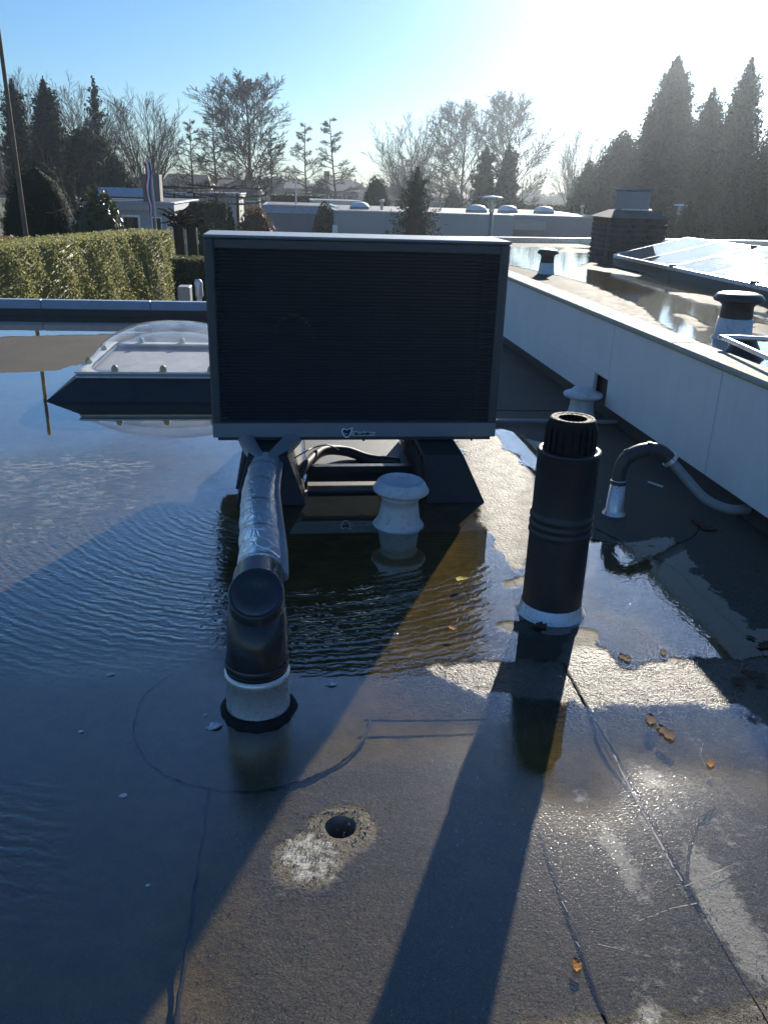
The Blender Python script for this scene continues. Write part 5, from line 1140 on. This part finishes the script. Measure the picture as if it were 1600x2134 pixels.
# ---- street lamps
def lamp(px, py, w, D, lab):
    p = onY(px, py, D); r = wpx(w, D) / 2; x, z = p[0], p[2]; t = thing('street_lamp', lab, 'street lamp', (x, D, GZ), 'cone street lamps')
    MB().lathe([(0.07, GZ), (0.055, z - r * 1.2), (0.05, z - r * 1.2)], (x, D, 0), 14).build('pole', m_zincg, t); MB().lathe([(0.07, z - r * 1.25), (0.075, z - r * .95)], (x, D, 0), 14).build('holder', m_alu, t)
    MB().lathe([(0.06, z - r * .95), (r * .96, z - 0.02)], (x, D, 0), 28).build('glass_cone', m_acryl, t); MB().lathe([(0.03, z - r * .9), (0.05, z - r * .5), (0.03, z - .03)], (x, D, 0), 12).build('lamp_tube', m_frame, t)
    MB().lathe([(r * 0.98, z - 0.025), (r, z), (r * .7, z + .03), (0.002, z + .05)], (x, D, 0), 28).build('top_disc', m_frame, t)
lamp(1026, 411, 44, 23, 'cone-topped street lamp behind the neighbouring roof edge'); lamp(1417, 427, 28, 27, 'small cone-topped street lamp beside the pointed yew dome')
# ---- pennant on its mast, leaning pole
p = onY(318, 362, 24); b_ = onY(330, 480, 24); mast = thing('pennant_mast', 'white mast with long red, white and blue pennant before the chimney', 'flag', (b_[0], 24, GZ))
tp = onY(312, 335, 24); MB().tube([(b_[0], 24, GZ), (tp[0], 24, tp[2] + .05)], [0.04, 0.025], 10).build('mast', m_hw, mast)
for k, m_ in enumerate((m_red, m_wht, m_blu)):
    V = []; n = 26
    for i in range(n + 1):
        q = onY(304 + 8 * math.sin(i * 0.35) * 0.3 + i * 0.35, 338 + i * 4.3, 23.9); w = 0.055 * (1 - 0.5 * i / n); V += [(q[0] + (k - 1) * w * 1.05, 23.86 + 0.03 * math.sin(i * .9 + k), q[2]), (q[0] + k * w * 1.05, 23.86 + 0.03 * math.sin(i * .9 + k + 1), q[2])]
    MB().add(V, [(2 * i, 2 * i + 1, 2 * i + 3, 2 * i + 2) for i in range(n)], True).build('pennant_stripe', m_, mast)
a, b = onY(-6, 40, 17), onY(34, 340, 17); d = b - a; k = (GZ - a[2]) / d[2]; g = a + d * k
MB().tube([tuple(a), tuple(g)], [0.035, 0.055], 10).build('leaning_pole', m_wood, loc=(g[0], g[1], GZ), label='slim wooden pole leaning above the twiggy shrub', cat='pole')
# ---- trained trees, picket gate, garden lamp, utility box
for i, (px, D) in enumerate(((366, 19), (393, 20))):
    loc = place(px, D); zt = ztop(px, 466, D); t = thing('trained_tree', ['pollarded tree beside the white picket gate', 'pollarded tree between the white picket gate and the dark broad shrub'][i], 'tree', loc, 'pollarded garden trees')
    MB().tube([loc, (loc[0] + .03, D, (GZ + zt) / 2), (loc[0], D, zt)], [0.13, 0.12, 0.11], 10).build('trunk', m_bark, t)
    S = []; rn_ = random.Random(i)
    for j in range(26):
        s_ = rn_.choice((-1, 1)); q0 = Vector((loc[0], D, zt + rn_.uniform(-.1, .15))); 
        for kk in range(4):
            q1 = q0 + Vector((s_ * rn_.uniform(.02, .13), rn_.uniform(-.10, .10), rn_.uniform(-.04, .10))); S.append((q0, q1, 0.035 - kk * .006, 0.030 - kk * .006)); q0 = q1
    v, f = seg_mesh(S); link_mesh('branches', np_mesh('branches', v - np.array(loc), f, True), m_bark, t)
for i, px in enumerate((362, 404, 450, 494)):
    D = 38 + i; loc = place(px, D); zt = ztop(px, 402, D); t = thing('espalier_tree', ['espalier tree nearest the white chimney', 'second espalier tree from the white chimney', 'third espalier tree from the white chimney', 'last espalier tree, before the dark-roofed house'][i], 'tree', loc, 'row of espalier trees')
    MB().tube([loc, (loc[0], D, zt)], [0.09, 0.06], 8).build('trunk', m_bark, t); S = []; rn_ = random.Random(40 + i)
    for lev in (0, .35, .7):
        for s_ in (-1, 1):
            q0 = Vector((loc[0], D, zt - .5 + lev))
            for kk in range(6): q1 = q0 + Vector((s_ * .22, rn_.uniform(-.04, .04), rn_.uniform(-.02, .05))); S.append((q0, q1, .035, .03)); S.append((q1, q1 + Vector((rn_.uniform(-.1, .1), 0, rn_.uniform(.1, .28))), .015, .008)); q0 = q1
    v, f = seg_mesh(S); link_mesh('branches', np_mesh('branches', v - np.array(loc), f, True), m_bark, t)
gp, gq = onY(372, 532, 20.5), onY(390, 470, 20.5); gt = thing('picket_gate', 'white picket gate between the two pollarded trees', 'gate', ((gp[0] + gq[0]) / 2, 20.5, GZ)); n = 5
gx0, gx1 = gp[0] - 0.25, gq[0] + 0.25
for k in range(7): x = gx0 + (gx1 - gx0) * (k + .5) / 7; MB().box((x - .03, 20.48, GZ + .05), (x + .03, 20.505, gq[2] - .05 * (k % 2)), 0.004).build('picket', m_frame, gt)
for z in (GZ + .5, gq[2] - .4): MB().box((gx0, 20.51, z), (gx1, 20.54, z + .09)).build('rail', m_frame, gt)
p, q = onY(371, 626, 12.2), onY(395, 598, 12.2); MB().box((p[0], 12.2, GZ), (q[0], 12.5, q[2]), 0.01).build('utility_box', m_pvcg, loc=(p[0], 12.3, GZ), label='grey cabinet at the end of the tall hedge', cat='cabinet')
p = onY(413, 582, 11.5); pl_ = thing('wrapped_post', 'pale post with plastic-wrapped head beside the low dark hedge', 'post', (p[0], 11.5, GZ))
MB().lathe([(0.035, GZ), (0.032, p[2] - .2)], (p[0], 11.5, 0), 12).build('post', m_frame, pl_); MB().lathe([(0.03, p[2] - .26), (0.055, p[2] - .20), (0.048, p[2] - .10), (0.056, p[2] - .04), (0.035, p[2]), (0.002, p[2] + .005)], (p[0], 11.5, 0), 12, wob=lambda a_, k_: 0.12 * math.sin(3 * a_ + k_)).build('wrapped_head', m_scrap, pl_)

# ------------------------------------------------------------------ winter haze
g = NT('winter_haze'); pv2 = g.n('ShaderNodeVolumePrincipled'); pv2.inputs['Color'].default_value = (0.78, 0.88, 1.0, 1); pv2.inputs['Density'].default_value = 0.0008; pv2.inputs['Anisotropy'].default_value = 0.84
g.l(pv2.outputs[0], g.out.inputs['Volume'])
MB().box((-260, -40, GZ - 1.0), (330, 260, 16.5)).build('haze', g.m, kind='stuff')
